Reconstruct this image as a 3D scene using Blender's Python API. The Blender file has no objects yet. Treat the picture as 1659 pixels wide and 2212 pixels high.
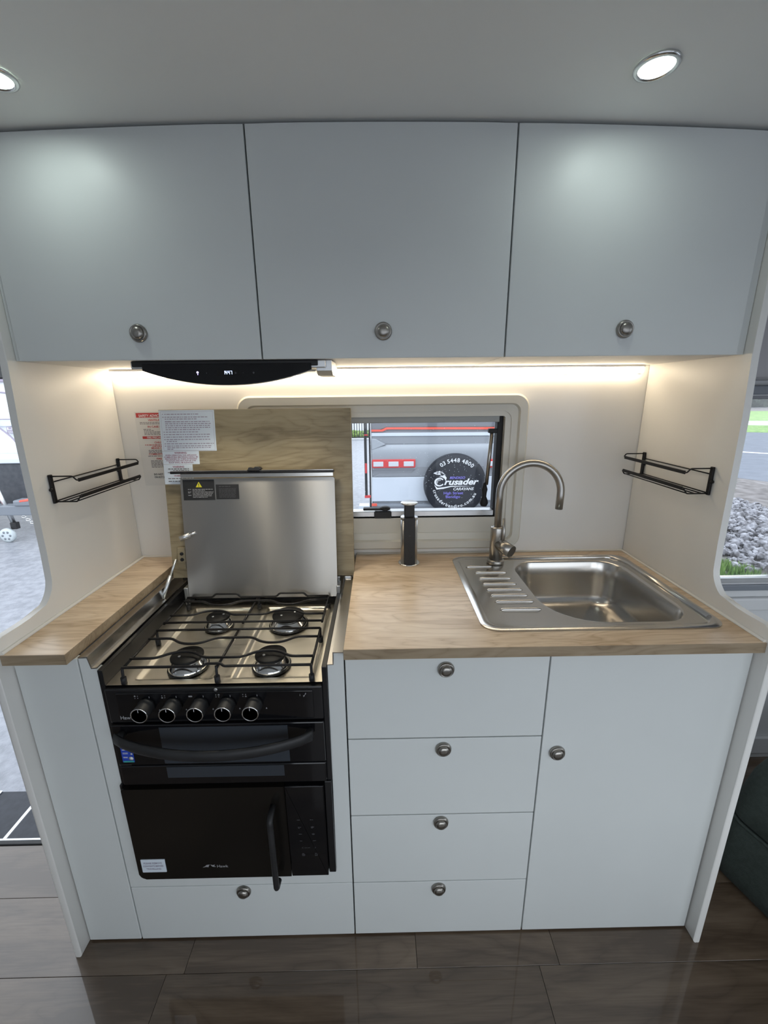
import bpy, bmesh, math, random
from mathutils import Vector, Matrix

S = bpy.context.scene
COL = S.collection
random.seed(7)
PI = math.pi

# ------------------------------------------------------------------ camera
cam_d = bpy.data.cameras.new('camera')
cam_d.sensor_fit = 'HORIZONTAL'
cam_d.sensor_width = 36.0
cam_d.lens = 36.0 * 915.96 / 1659.0
cam_d.clip_start = 0.02
cam_d.clip_end = 300
cam = bpy.data.objects.new('camera', cam_d)
COL.objects.link(cam)
S.camera = cam
_a, _b, _c = math.radians(-15.4283), math.radians(0.6212), math.radians(-0.586)
_fw = Vector((math.sin(_b)*math.cos(_a), math.cos(_b)*math.cos(_a), math.sin(_a)))
_r0 = Vector((math.cos(_b), -math.sin(_b), 0)); _u0 = _r0.cross(_fw)
_r = _r0*math.cos(_c) + _u0*math.sin(_c); _u = -_r0*math.sin(_c) + _u0*math.cos(_c)
_M = Matrix((_r, _u, -_fw)).transposed().to_4x4()
_M.translation = Vector((-0.0062, -0.8081, 1.4185))
cam.matrix_world = _M

# ------------------------------------------------------------------ world (even overcast sky), exposure
W = bpy.data.worlds.new('overcast_sky'); S.world = W
W.use_nodes = True
bg = W.node_tree.nodes['Background']
bg.inputs['Color'].default_value = (0.85, 0.92, 1.0, 1)
bg.inputs['Strength'].default_value = 1.0
S.view_settings.view_transform = 'Standard'
S.view_settings.look = 'None'
S.view_settings.exposure = 1.45
S.view_settings.gamma = 1.0
S.view_settings.use_curve_mapping = False

def lamp(name, kind, loc, power, color, size=0.1, size_y=None, rot=(0, 0, 0), portal=False, spread=None):
    d = bpy.data.lights.new(name, kind)
    d.energy = power
    d.color = color
    if kind == 'AREA':
        d.size = size
        if size_y:
            d.shape = 'RECTANGLE'; d.size_y = size_y
        else:
            d.shape = 'DISK'
        if spread: d.spread = spread
        if portal: d.cycles.is_portal = True
    o = bpy.data.objects.new(name, d)
    COL.objects.link(o)
    o.location = loc; o.rotation_euler = rot
    return o

# daylight enters through the wall openings, the opposite and rear ones unseen; these are sky portals (they sample the sky, they add no light)
lamp('door_daylight_portal', 'AREA', (-1.55, 0.62, 0.95), 1, (1, 1, 1), 1.3, 2.0, (-PI/2, 0, 0), True)
lamp('lounge_window_portal', 'AREA', (1.6, 0.60, 1.08), 1, (1, 1, 1), 1.4, 0.66, (-PI/2, 0, 0), True)
lamp('unseen_opposite_portal', 'AREA', (0.84, -1.66, .955), 1, (1, 1, 1), 2.72, 1.19, (PI/2, 0, 0), True)  # covers the unseen opening added behind the camera
lamp('rear_window_portal', 'AREA', (2.44, -0.55, 1.2), 1, (1, 1, 1), 1.2, 0.7, (PI/2, 0, PI/2), True)

# ------------------------------------------------------------------ mesh helpers
WM = {}

def box(bm, x0, x1, y0, y1, z0, z1, bev=0.0, seg=2):
    vs = [bm.verts.new(p) for p in ((x0,y0,z0),(x1,y0,z0),(x1,y1,z0),(x0,y1,z0),(x0,y0,z1),(x1,y0,z1),(x1,y1,z1),(x0,y1,z1))]
    fs = [bm.faces.new([vs[i] for i in q]) for q in ((0,3,2,1),(4,5,6,7),(0,1,5,4),(1,2,6,5),(2,3,7,6),(3,0,4,7))]
    if bev:
        es = set()
        for f in fs: es.update(f.edges)
        bmesh.ops.bevel(bm, geom=list(es), offset=bev, segments=seg, affect='EDGES', profile=0.5)
    return bm

def bx(*a, **k):
    return box(bmesh.new(), *a, **k)

def tube(bm, pts, r, n=10, closed=False, caps=True):
    pts = [Vector(p) for p in pts]
    N = len(pts)
    rs = r if isinstance(r, (list, tuple)) else [r]*N
    rings = []
    prev = None
    for i, p in enumerate(pts):
        if closed:
            t = pts[(i+1) % N] - pts[i-1]
        else:
            t = pts[min(i+1, N-1)] - pts[max(i-1, 0)]
        t.normalize()
        if prev is None:
            a = Vector((0, 0, 1)) if abs(t.z) < 0.9 else Vector((1, 0, 0))
            u = t.cross(a).normalized()
        else:
            u = (prev - t*prev.dot(t))
            if u.length < 1e-6:
                u = t.orthogonal()
            u.normalize()
        prev = u
        v = t.cross(u)
        rings.append([bm.verts.new(p + (u*math.cos(2*PI*k/n) + v*math.sin(2*PI*k/n))*rs[i]) for k in range(n)])
    for i in range(N if closed else N-1):
        A, B = rings[i], rings[(i+1) % N]
        for k in range(n):
            f = bm.faces.new((A[k], A[(k+1) % n], B[(k+1) % n], B[k])); f.smooth = True
    if caps and not closed:
        bm.faces.new(rings[0][::-1]); bm.faces.new(rings[-1])
    return bm

def tb(pts, r, **k):
    return tube(bmesh.new(), pts, r, **k)

def smooth_path(pts, rad=0.01, n=4):
    """round the corners of a polyline"""
    pts = [Vector(p) for p in pts]
    out = [pts[0]]
    for a, b, c in zip(pts, pts[1:], pts[2:]):
        d1, d2 = (a-b), (c-b)
        k = min(rad, d1.length*0.45, d2.length*0.45)
        p, q = b + d1.normalized()*k, b + d2.normalized()*k
        for i in range(n+1):
            t = i/n
            out.append(p*(1-t)**2 + b*2*t*(1-t) + q*t*t)
    out.append(pts[-1])
    return out

def lathe(bm, prof, origin=(0, 0, 0), axis='z', n=32):
    """prof: list of (radius, height) along axis"""
    o = Vector(origin)
    def P(r, h, a):
        c, s = r*math.cos(a), r*math.sin(a)
        if axis == 'z': return o + Vector((c, s, h))
        if axis == '-y': return o + Vector((c, -h, s))
        return o + Vector((h, c, s))
    rings = []
    for r, h in prof:
        if r < 1e-6: rings.append([bm.verts.new(P(0, h, 0))])
        else: rings.append([bm.verts.new(P(r, h, 2*PI*k/n)) for k in range(n)])
    for A, B in zip(rings, rings[1:]):
        for k in range(n):
            if len(A) == 1 and len(B) == 1: continue
            if len(A) == 1: f = bm.faces.new((A[0], B[k], B[(k+1) % n]))
            elif len(B) == 1: f = bm.faces.new((A[k], A[(k+1) % n], B[0]))
            else: f = bm.faces.new((A[k], A[(k+1) % n], B[(k+1) % n], B[k]))
            f.smooth = True
    if len(rings[0]) > 1: bm.faces.new(rings[0][::-1])
    if len(rings[-1]) > 1: bm.faces.new(rings[-1])
    return bm

def la(prof, origin=(0, 0, 0), axis='z', n=32):
    return lathe(bmesh.new(), prof, origin, axis, n)

def prism(bm, poly, d0, d1, plane='xz', bev=0.0):
    """extrude a polygon: plane 'xz' (along y), 'yz' (along x), 'xy' (along z)"""
    def P(a, b, d):
        return {'xz': (a, d, b), 'yz': (d, a, b), 'xy': (a, b, d)}[plane]
    A = [bm.verts.new(P(a, b, d0)) for a, b in poly]
    B = [bm.verts.new(P(a, b, d1)) for a, b in poly]
    n = len(poly)
    f0 = bm.faces.new(A); f1 = bm.faces.new(B[::-1])
    for i in range(n):
        bm.faces.new((A[(i+1) % n], A[i], B[i], B[(i+1) % n]))
    if bev:
        es = list(f0.edges) + list(f1.edges)
        bmesh.ops.bevel(bm, geom=es, offset=bev, segments=2, affect='EDGES', profile=0.5)
    return bm

def pr(*a, **k):
    return prism(bmesh.new(), *a, **k)

def rrect(x0, x1, y0, y1, r, n=6):
    """rounded rectangle outline, r one radius or four (bl, br, tr, tl)"""
    R = r if isinstance(r, (list, tuple)) else [r]*4
    out = []
    for (cx, cy, a0), q in zip(((x0, y0, PI), (x1, y0, 1.5*PI), (x1, y1, 0), (x0, y1, .5*PI)), R):
        q = max(q, 1e-5)
        sx = 1 if cx == x0 else -1; sy = 1 if cy == y0 else -1
        ox, oy = cx + sx*q, cy + sy*q
        for i in range(n+1):
            a = a0 + .5*PI*i/n
            out.append((ox + q*math.cos(a), oy + q*math.sin(a)))
    return out

def loft(bm, loops, smooth=True, cap0=False, cap1=False):
    """loops: lists of equal length of 3D points, bridged in order"""
    R = [[bm.verts.new(p) for p in L] for L in loops]
    n = len(R[0])
    for A, B in zip(R, R[1:]):
        for k in range(n):
            f = bm.faces.new((A[k], A[(k+1) % n], B[(k+1) % n], B[k])); f.smooth = smooth
    if cap0: bm.faces.new(R[0][::-1])
    if cap1: bm.faces.new(R[-1])
    return bm

def ring_xz(bm, outer, inner, y0, y1, yi=None):
    """a frame in the xz plane: outer/inner outlines with equal counts, front at y0, back at y1"""
    yi = y0 if yi is None else yi
    L = lambda o, y: [(a, y, b) for a, b in o]
    return loft(bm, [L(outer, y1), L(outer, y0), L(inner, yi), L(inner, y1)], smooth=False)

def obj(name, bm, mat, parent=None, smooth=None, local=False, kind=None):
    bmesh.ops.remove_doubles(bm, verts=bm.verts, dist=1e-6)
    bmesh.ops.recalc_face_normals(bm, faces=bm.faces)
    o = bpy.data.objects.new(name, bpy.data.meshes.new(name))
    if parent is not None:
        wm = WM.get(parent.name, Matrix.Identity(4))
        if not local: bm.transform(wm.inverted())
        o.parent = parent
        WM[o.name] = wm
    if smooth is not None:
        for f in bm.faces: f.smooth = True
        for e in bm.edges:
            if len(e.link_faces) == 2 and e.calc_face_angle(0) > math.radians(smooth): e.smooth = False
    bm.to_mesh(o.data); bm.free()
    o.data.materials.append(mat)
    COL.objects.link(o)
    if kind: o['kind'] = kind
    return o

def flatprint(name, bm, mat, parent):
    """flat printing: keeps its faces as drawn"""
    o = bpy.data.objects.new(name, bpy.data.meshes.new(name))
    wm = WM.get(parent.name, Matrix.Identity(4))
    bm.transform(wm.inverted())
    o.parent = parent; WM[o.name] = wm
    bm.to_mesh(o.data); bm.free()
    o.data.materials.append(mat)
    COL.objects.link(o)
    o['kind'] = 'stuff'
    return o

def tag(o, label, cat, group=None):
    o['label'] = label; o['category'] = cat
    if group: o['group'] = group
    return o

def thing(name, label, cat, loc=(0, 0, 0), group=None):
    o = bpy.data.objects.new(name, None)
    o.empty_display_size = 0.05
    COL.objects.link(o)
    o.location = loc
    WM[o.name] = Matrix.Translation(loc)
    return tag(o, label, cat, group)

def struct(name, bm, mat, parent=None, smooth=None):
    o = obj(name, bm, mat, parent, smooth)
    if parent is None: o['kind'] = 'structure'
    return o

def copy_tree(o, parent=None):
    c = o.copy(); COL.objects.link(c)
    if parent is not None: c.parent = parent
    WM[c.name] = WM.get(o.name, Matrix.Identity(4))
    for ch in [x for x in COL.objects if x.parent == o]:
        copy_tree(ch, c)
    return c

# ---- lettering
def text_verts(s, bold=0.0, shear=0.0):
    cu = bpy.data.curves.new('t', 'FONT')
    cu.body = s; cu.size = 1; cu.offset = bold; cu.shear = shear; cu.resolution_u = 3
    ob = bpy.data.objects.new('t', cu)
    me = bpy.data.meshes.new_from_object(ob)
    V = [v.co.copy() for v in me.vertices]; F = [list(p.vertices) for p in me.polygons]
    bpy.data.objects.remove(ob); bpy.data.curves.remove(cu); bpy.data.meshes.remove(me)
    return V, F

def text(bm, s, x, z, h, y, align='l', bold=0.012, shear=0.0, w=None, M=None):
    """lettering in the xz plane facing -y; h = height of capitals, w = forced width"""
    V, F = text_verts(s, bold, shear)
    if not V: return bm
    k = h/0.70
    xs = [v.x for v in V]
    x0, x1 = min(xs), max(xs)
    kx = k if w is None else w/(x1-x0)
    sh = {'l': -x0*kx, 'c': -(x0+x1)/2*kx, 'r': -x1*kx}[align]
    vs = []
    for v in V:
        p = Vector((x + v.x*kx + sh, y, z + v.y*k))
        if M is not None: p = M @ p
        vs.append(bm.verts.new(p))
    for f in F:
        try: bm.faces.new([vs[i] for i in f])
        except ValueError: pass
    return bm

def arc_text(bm, s, cx, cz, r, a_mid, h, y, up=True, bold=0.012, gap=1.0, span=None):
    k = h/0.70
    adv = []
    for c in s:
        if c == ' ': adv.append(0.28); continue
        V, F = text_verts(c, bold)
        xs = [v.x for v in V]
        adv.append(max(xs)-min(xs)+0.10)
    if span: gap = span*r/(sum(adv)*k)
    tot = sum(adv)*k*gap
    pos = -tot/2
    for c, w in zip(s, adv):
        ww = w*k*gap
        if c != ' ':
            t = pos + ww/2
            a = a_mid - t/r if up else a_mid + t/r
            rot = a - PI/2 if up else a + PI/2
            M = Matrix.Translation((cx + r*math.cos(a), 0, cz + r*math.sin(a))) @ Matrix.Rotation(-rot, 4, 'Y')
            text(bm, c, 0, 0 if up else -h*0.0, h, y, 'c', bold, M=M)
        pos += ww
    return bm

def quad(bm, x0, x1, z0, z1, y):
    bm.faces.new([bm.verts.new(p) for p in ((x0, y, z0), (x1, y, z0), (x1, y, z1), (x0, y, z1))])
    return bm

def lines(bm, x0, x1, z, h, y, seed=0):
    """a line of print too small to read: a run of word-length strokes"""
    rng = random.Random(seed)
    x = x0
    while x < x1 - 0.002:
        w = min(rng.uniform(0.003, 0.011), x1-x)
        quad(bm, x, x+w, z, z+h, y)
        x += w + h*0.9
    return bm

# ------------------------------------------------------------------ materials
def mat(name, color, rough=0.5, metal=0.0, spec=0.5, emit=None, estr=0.0, coat=0.0, alpha=None, trans=0.0, ior=1.45):
    m = bpy.data.materials.new(name); m.use_nodes = True
    b = m.node_tree.nodes['Principled BSDF']
    b.inputs['Base Color'].default_value = (*color, 1)
    b.inputs['Roughness'].default_value = rough
    b.inputs['Metallic'].default_value = metal
    b.inputs['Specular IOR Level'].default_value = spec
    b.inputs['Coat Weight'].default_value = coat
    b.inputs['Transmission Weight'].default_value = trans
    b.inputs['IOR'].default_value = ior
    if emit:
        b.inputs['Emission Color'].default_value = (*emit, 1)
        b.inputs['Emission Strength'].default_value = estr
    return m

def N(m, typ, **kw):
    n = m.node_tree.nodes.new(typ)
    for k, v in kw.items():
        if k in n.inputs: n.inputs[k].default_value = v
        else: setattr(n, k, v)
    return n

def noisy(m, c1, c2, scale=5.0, stretch=(1, 1, 1), detail=4.0, bump=0.0, bscale=None, lo=0.35, hi=0.65):
    """mix two close colours with noise in object space, optional relief"""
    nt = m.node_tree; L = nt.links.new
    b = nt.nodes['Principled BSDF']
    tc = N(m, 'ShaderNodeTexCoord'); mp = N(m, 'ShaderNodeMapping'); mp.inputs['Scale'].default_value = stretch
    L(tc.outputs['Object'], mp.inputs['Vector'])
    no = N(m, 'ShaderNodeTexNoise', Scale=scale, Detail=detail)
    L(mp.outputs[0], no.inputs['Vector'])
    cr = N(m, 'ShaderNodeValToRGB')
    cr.color_ramp.elements[0].position = lo; cr.color_ramp.elements[0].color = (*c1, 1)
    cr.color_ramp.elements[1].position = hi; cr.color_ramp.elements[1].color = (*c2, 1)
    L(no.outputs[0], cr.inputs[0]); L(cr.outputs[0], b.inputs['Base Color'])
    if bump:
        n2 = N(m, 'ShaderNodeTexNoise', Scale=bscale or scale*4, Detail=3.0)
        L(mp.outputs[0], n2.inputs['Vector'])
        bp = N(m, 'ShaderNodeBump', Strength=bump, Distance=0.01)
        L(n2.outputs[0], bp.inputs['Height']); L(bp.outputs[0], b.inputs['Normal'])
    return m

def wood(name, dark, mid, light, rough=0.4, grain=1.0, rnd=False, bump=0.05, coat=0.0, fig=0.17):
    """timber print with the grain along x"""
    m = mat(name, mid, rough, coat=coat)
    nt = m.node_tree; L = nt.links.new; b = nt.nodes['Principled BSDF']
    tc = N(m, 'ShaderNodeTexCoord')
    src = tc.outputs['Object']
    if rnd:
        oi = N(m, 'ShaderNodeObjectInfo')
        va = N(m, 'ShaderNodeVectorMath', operation='MULTIPLY_ADD')
        cx = N(m, 'ShaderNodeCombineXYZ')
        mu = N(m, 'ShaderNodeMath', operation='MULTIPLY'); mu.inputs[1].default_value = 37.0
        L(oi.outputs['Random'], mu.inputs[0])
        for i in range(3): L(mu.outputs[0], cx.inputs[i])
        ad = N(m, 'ShaderNodeVectorMath', operation='ADD')
        L(src, ad.inputs[0]); L(cx.outputs[0], ad.inputs[1]); src = ad.outputs[0]
    # broad tone
    mp = N(m, 'ShaderNodeMapping'); mp.inputs['Scale'].default_value = (1.6, 10, 10)
    L(src, mp.inputs['Vector'])
    n1 = N(m, 'ShaderNodeTexNoise', Scale=1.5*grain, Detail=6.0, Roughness=0.6, Distortion=0.7)
    L(mp.outputs[0], n1.inputs['Vector'])
    # growth-ring figure: contour lines of a slow noise
    mp2 = N(m, 'ShaderNodeMapping'); mp2.inputs['Scale'].default_value = (1.5, 7, 7)
    L(src, mp2.inputs['Vector'])
    wv = N(m, 'ShaderNodeTexNoise', Scale=1.1*grain, Detail=3.0, Roughness=0.45, Distortion=0.6)
    L(mp2.outputs[0], wv.inputs['Vector'])
    mm = N(m, 'ShaderNodeMath', operation='MULTIPLY'); mm.inputs[1].default_value = 26.0
    L(wv.outputs[0], mm.inputs[0])
    fr0 = N(m, 'ShaderNodeMath', operation='PINGPONG'); fr0.inputs[1].default_value = 1.0
    L(mm.outputs[0], fr0.inputs[0])
    fr = N(m, 'ShaderNodeMath', operation='POWER'); fr.inputs[1].default_value = 0.45
    L(fr0.outputs[0], fr.inputs[0])
    # fine fibres
    mp3 = N(m, 'ShaderNodeMapping'); mp3.inputs['Scale'].default_value = (6, 160, 160)
    L(src, mp3.inputs['Vector'])
    n3 = N(m, 'ShaderNodeTexNoise', Scale=1.5, Detail=3.0)
    L(mp3.outputs[0], n3.inputs['Vector'])
    a1 = N(m, 'ShaderNodeMath', operation='MULTIPLY_ADD'); a1.inputs[1].default_value = fig
    L(fr.outputs[0], a1.inputs[0])
    s1 = N(m, 'ShaderNodeMath', operation='MULTIPLY'); s1.inputs[1].default_value = 0.60
    L(n1.outputs[0], s1.inputs[0]); L(s1.outputs[0], a1.inputs[2])
    a2 = N(m, 'ShaderNodeMath', operation='MULTIPLY_ADD'); a2.inputs[1].default_value = 0.16
    L(n3.outputs[0], a2.inputs[0]); L(a1.outputs[0], a2.inputs[2])
    cr = N(m, 'ShaderNodeValToRGB')
    e = cr.color_ramp.elements
    e[0].position = 0.36; e[0].color = (*dark, 1)
    e[1].position = 0.68; e[1].color = (*light, 1)
    q = e.new(0.50); q.color = (*mid, 1)
    L(a2.outputs[0], cr.inputs[0])
    if rnd:
        hs = N(m, 'ShaderNodeHueSaturation')
        ma = N(m, 'ShaderNodeMath', operation='MULTIPLY_ADD'); ma.inputs[1].default_value = 0.30; ma.inputs[2].default_value = 0.85
        L(oi.outputs['Random'], ma.inputs[0]); L(ma.outputs[0], hs.inputs['Value'])
        L(cr.outputs[0], hs.inputs['Color']); L(hs.outputs[0], b.inputs['Base Color'])
    else:
        L(cr.outputs[0], b.inputs['Base Color'])
    bp = N(m, 'ShaderNodeBump', Strength=bump, Distance=0.004)
    L(a2.outputs[0], bp.inputs['Height']); L(bp.outputs[0], b.inputs['Normal'])
    return m

def brushed(name, color, rough, stretch, bump=0.06, aniso=0.0):
    m = mat(name, color, rough, 1.0)
    nt = m.node_tree; L = nt.links.new; b = nt.nodes['Principled BSDF']
    tc = N(m, 'ShaderNodeTexCoord'); mp = N(m, 'ShaderNodeMapping'); mp.inputs['Scale'].default_value = stretch
    L(tc.outputs['Object'], mp.inputs['Vector'])
    no = N(m, 'ShaderNodeTexNoise', Scale=1.0, Detail=3.0)
    L(mp.outputs[0], no.inputs['Vector'])
    mr = N(m, 'ShaderNodeMapRange'); mr.inputs['To Min'].default_value = rough*0.88; mr.inputs['To Max'].default_value = rough*1.14
    L(no.outputs[0], mr.inputs['Value']); L(mr.outputs[0], b.inputs['Roughness'])
    bp = N(m, 'ShaderNodeBump', Strength=bump, Distance=0.002)
    L(no.outputs[0], bp.inputs['Height']); L(bp.outputs[0], b.inputs['Normal'])
    if aniso:
        b.inputs['Anisotropic'].default_value = aniso
        tg = N(m, 'ShaderNodeCombineXYZ', X=0.0, Y=0.13, Z=1.0)   # the brushing smears reflections upright
        L(tg.outputs[0], b.inputs['Tangent'])
    return m

M = {}
M['front'] = noisy(mat('satin_white_front', (.66, .685, .675), .42), (.645, .67, .66), (.67, .695, .685), 3)
M['carcass'] = mat('cabinet_carcass', (.10, .10, .105), .7)
M['soffit'] = noisy(mat('white_board', (.72, .70, .67), .5), (.70, .68, .65), (.74, .72, .69), 6)
M['panel'] = noisy(mat('white_panel', (.76, .75, .72), .4), (.75, .74, .71), (.77, .76, .73), 4)
M['wall'] = noisy(mat('gloss_white_wall', (.77, .75, .71), .20), (.76, .74, .70), (.78, .76, .72), 4)
M['wall_matt'] = noisy(mat('grey_white_wall', (.60, .61, .62), .5), (.59, .60, .61), (.61, .62, .63), 4)
M['locker'] = noisy(mat('grey_locker', (.36, .35, .36), .5), (.35, .34, .35), (.37, .36, .37), 4)
M['ceiling'] = noisy(mat('ceiling_white', (.86, .87, .84), .45), (.85, .86, .83), (.87, .88, .85), 3)
M['seal'] = mat('silicone_bead', (.80, .76, .68), .35)
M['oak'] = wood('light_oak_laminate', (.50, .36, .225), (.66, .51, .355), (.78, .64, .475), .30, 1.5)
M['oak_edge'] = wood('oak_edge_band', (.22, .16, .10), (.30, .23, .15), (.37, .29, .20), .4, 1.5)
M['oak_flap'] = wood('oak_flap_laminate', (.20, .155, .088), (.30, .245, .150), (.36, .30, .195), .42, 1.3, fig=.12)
M['plank'] = wood('brown_vinyl_plank', (.075, .050, .032), (.135, .095, .063), (.20, .15, .105), .30, 0.8, True, 0.10, 0.85, 0.09)
M['steel'] = brushed('brushed_steel', (.60, .58, .55), .22, (2, 90, 90), .05)
M['steel_lid'] = brushed('brushed_lid_steel', (.46, .44, .41), .30, (40, .5, .5), .0015, 0.95)
M['steel_hob'] = brushed('brushed_hob_steel', (.78, .73, .63), .30, (90, 3, 60), .015)
M['nickel'] = noisy(mat('brushed_nickel', (.42, .40, .37), .30, 1.0), (.40, .38, .35), (.44, .42, .39), 40)
M['pewter'] = noisy(mat('pewter_knob', (.33, .31, .285), .30, 1.0), (.30, .285, .26), (.36, .34, .31), 60)
M['chrome'] = mat('polished_chrome', (.75, .75, .74), .10, 1.0)
M['zinc'] = mat('zinc_plated_steel', (.70, .74, .77), .42, 1.0)
M['alu'] = noisy(mat('aluminium', (.62, .63, .64), .35, 1.0), (.60, .61, .62), (.64, .65, .66), 20)
M['black_enamel'] = noisy(mat('black_enamel', (.012, .012, .013), .22), (.010, .010, .011), (.014, .014, .015), 10)
M['cap'] = mat('matt_black_cap', (.010, .010, .010), .45, 0, .18)
M['black_matt'] = noisy(mat('black_matt_plastic', (.016, .016, .017), .5), (.014, .014, .015), (.019, .019, .020), 20)
M['black_glass'] = mat('black_glass', (.006, .006, .007), .06, 0, .5)
M['oven_glass'] = mat('oven_window_glass', (.035, .042, .052), .12, 0, .6)
M['mw_glass'] = mat('microwave_glass', (.008, .007, .006), .20, 0, .4)
M['wire'] = noisy(mat('black_wire', (.014, .013, .013), .34, 0, .25), (.012, .011, .011), (.017, .016, .016), 30)
M['rubber'] = mat('black_rubber', (.012, .012, .014), .6)
M['frame'] = noisy(mat('cream_window_moulding', (.66, .64, .57), .30), (.65, .63, .56), (.67, .65, .58), 5)
M['blind'] = mat('grey_blind_cassette', (.36, .37, .36), .4)
M['dark_metal'] = mat('dark_spun_metal', (.10, .10, .105), .32, 1.0)
M['paper'] = mat('white_label', (.66, .73, .80), .45)
M['notice'] = mat('notice_film', (.70, .69, .66), .25)
M['ink_red'] = mat('red_ink', (.50, .05, .05), .5)
M['ink_mauve'] = mat('dark_red_ink', (.30, .07, .13), .5)
M['ink_grey'] = mat('grey_ink', (.17, .16, .17), .5)
M['ink_faint'] = mat('faint_ink', (.34, .30, .38), .5)
M['ink_black'] = mat('black_ink', (.03, .03, .03), .5)
M['ink_white'] = mat('white_ink', (.75, .76, .78), .5)
M['ink_lgrey'] = mat('pale_grey_ink', (.30, .30, .31), .5)
M['ink_dim'] = mat('dim_grey_ink', (.075, .075, .08), .5)
M['ink_violet'] = mat('violet_ink', (.20, .17, .62), .5)
M['yellow'] = mat('yellow_ink', (.62, .56, .03), .5)
M['blue'] = mat('blue_ink', (.02, .06, .42), .4)
M['teal'] = mat('teal_ink', (.05, .36, .34), .4)
M['red'] = mat('red_plastic', (.62, .05, .05), .35)
M['coral'] = mat('coral_stripe', (.80, .12, .08), .4)
M['led'] = mat('warm_led_diffuser', (.9, .85, .8), .5, emit=(1.0, .83, .595), estr=4.3)
M['down'] = mat('downlight_lens', (.9, .95, .92), .5, emit=(.86, 1.0, .93), estr=6.0)
M['hood_lamp'] = mat('hood_lamp_lens', (.9, .88, .8), .5, emit=(1.0, .93, .78), estr=3.0)
M['blue_led'] = mat('blue_white_display', (.1, .1, .2), .4, emit=(.45, .60, 1.0), estr=1.6)
M['violet_led'] = mat('violet_display', (.1, .1, .2), .4, emit=(.48, .40, 1.0), estr=1.5)
M['fabric'] = noisy(mat('dark_green_fabric', (.045, .060, .052), .8), (.040, .054, .047), (.052, .068, .060), 90, bump=.3, bscale=400)
M['white_paint'] = noisy(mat('white_caravan_paint', (.82, .84, .86), .25), (.80, .82, .84), (.83, .85, .87), 2)
M['silver_paint'] = noisy(mat('silver_caravan_paint', (.26, .275, .30), .28), (.25, .265, .29), (.27, .285, .31), 2)
M['pale_paint'] = noisy(mat('pale_caravan_paint', (.62, .67, .74), .28), (.60, .65, .72), (.64, .69, .76), 2)
M['waist_paint'] = noisy(mat('waist_caravan_paint', (.36, .385, .42), .28), (.35, .375, .41), (.37, .395, .43), 2)
M['grey_paint'] = noisy(mat('grey_caravan_paint', (.15, .155, .175), .3), (.145, .15, .17), (.155, .16, .18), 2)
M['dark_paint'] = noisy(mat('dark_checkerplate', (.06, .065, .075), .5), (.05, .055, .065), (.07, .075, .085), 15)
M['steel_grey'] = mat('painted_grey_steel', (.20, .22, .25), .45)
M['vinyl'] = noisy(mat('black_vinyl_cover', (.012, .014, .020), .45, 0, .35), (.010, .012, .017), (.015, .017, .024), 4, bump=.25, bscale=9)
M['lamp_white'] = mat('clear_lamp_lens', (.60, .62, .66), .2)
M['tyre_grey'] = mat('wheel_rim_grey', (.55, .60, .62), .4)
M['asphalt'] = noisy(mat('wet_asphalt', (.24, .25, .28), .42), (.20, .21, .235), (.29, .30, .335), 14, detail=9, bump=.5, bscale=60)
M['road'] = noisy(mat('road_surface', (.14, .15, .18), .7, 0, .3), (.125, .14, .175), (.15, .168, .205), 3, detail=8)
M['gravel'] = noisy(mat('gravel_shoulder', (.17, .15, .145), .75), (.11, .095, .09), (.24, .22, .215), 5, detail=10, bump=.5, bscale=40)
M['grass'] = noisy(mat('green_grass', (.16, .30, .07), .8), (.10, .22, .04), (.28, .42, .12), 6, detail=8)
M['hedge'] = noisy(mat('hedge_leaf', (.16, .26, .06), .8), (.08, .15, .03), (.30, .42, .12), 9, detail=6)
M['rock'] = noisy(mat('pale_rock', (.26, .255, .275), .8), (.10, .095, .10), (.46, .46, .50), 11, detail=10)
M['concrete'] = noisy(mat('pale_concrete', (.45, .46, .48), .6), (.42, .43, .45), (.48, .49, .51), 5)
M['line_white'] = mat('road_line_white', (.80, .82, .84), .5)
M['tread'] = noisy(mat('black_step_tread', (.022, .026, .038), .5), (.018, .022, .032), (.028, .032, .045), 40)
M['leaf_dark'] = noisy(mat('dark_tree_leaf', (.03, .045, .03), .8), (.02, .03, .022), (.045, .065, .04), 5)
M['drop'] = mat('rain_drop', (.8, .85, .9), .1)

def glass_mat(name, tint, refl=0.06):
    m = bpy.data.materials.new(name); m.use_nodes = True
    nt = m.node_tree; nt.nodes.clear()
    out = nt.nodes.new('ShaderNodeOutputMaterial'); mx = nt.nodes.new('ShaderNodeMixShader')
    tr = nt.nodes.new('ShaderNodeBsdfTransparent'); gl = nt.nodes.new('ShaderNodeBsdfGlossy')
    tr.inputs[0].default_value = (*tint, 1); gl.inputs['Roughness'].default_value = 0.02
    fr = nt.nodes.new('ShaderNodeFresnel'); fr.inputs[0].default_value = 1.35
    nt.links.new(fr.outputs[0], mx.inputs[0]); nt.links.new(tr.outputs[0], mx.inputs[1])
    nt.links.new(gl.outputs[0], mx.inputs[2]); nt.links.new(mx.outputs[0], out.inputs[0])
    return m
M['glass'] = glass_mat('window_glass', (.96, .97, .98))

# ------------------------------------------------------------------ principal dimensions (metres)
XL, XR = -.806, .818               # inner faces of the two end panels
YB = .54                           # back wall
YU = .19                           # face of the overhead doors
G1, G2, G3 = -.664, -.0877, .366   # joints between base units
ZC = .876                          # underside of the worktop
ZT = .90                           # top of the worktop
ZUB = 1.4975
def ztop(x): return 1.9335 - .0275*min(abs(x), 1.2)**2   # the roof line is slightly bowed

# ================================================================== STRUCTURE
# ground outside, floor, walls, ceiling
gb = bmesh.new()
gb.faces.new([gb.verts.new(p) for p in ((-60, -25, -.6), (90, -25, -.6), (90, 95, -.6), (-60, 95, -.6))])
struct('ground', gb, M['asphalt'])

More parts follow.
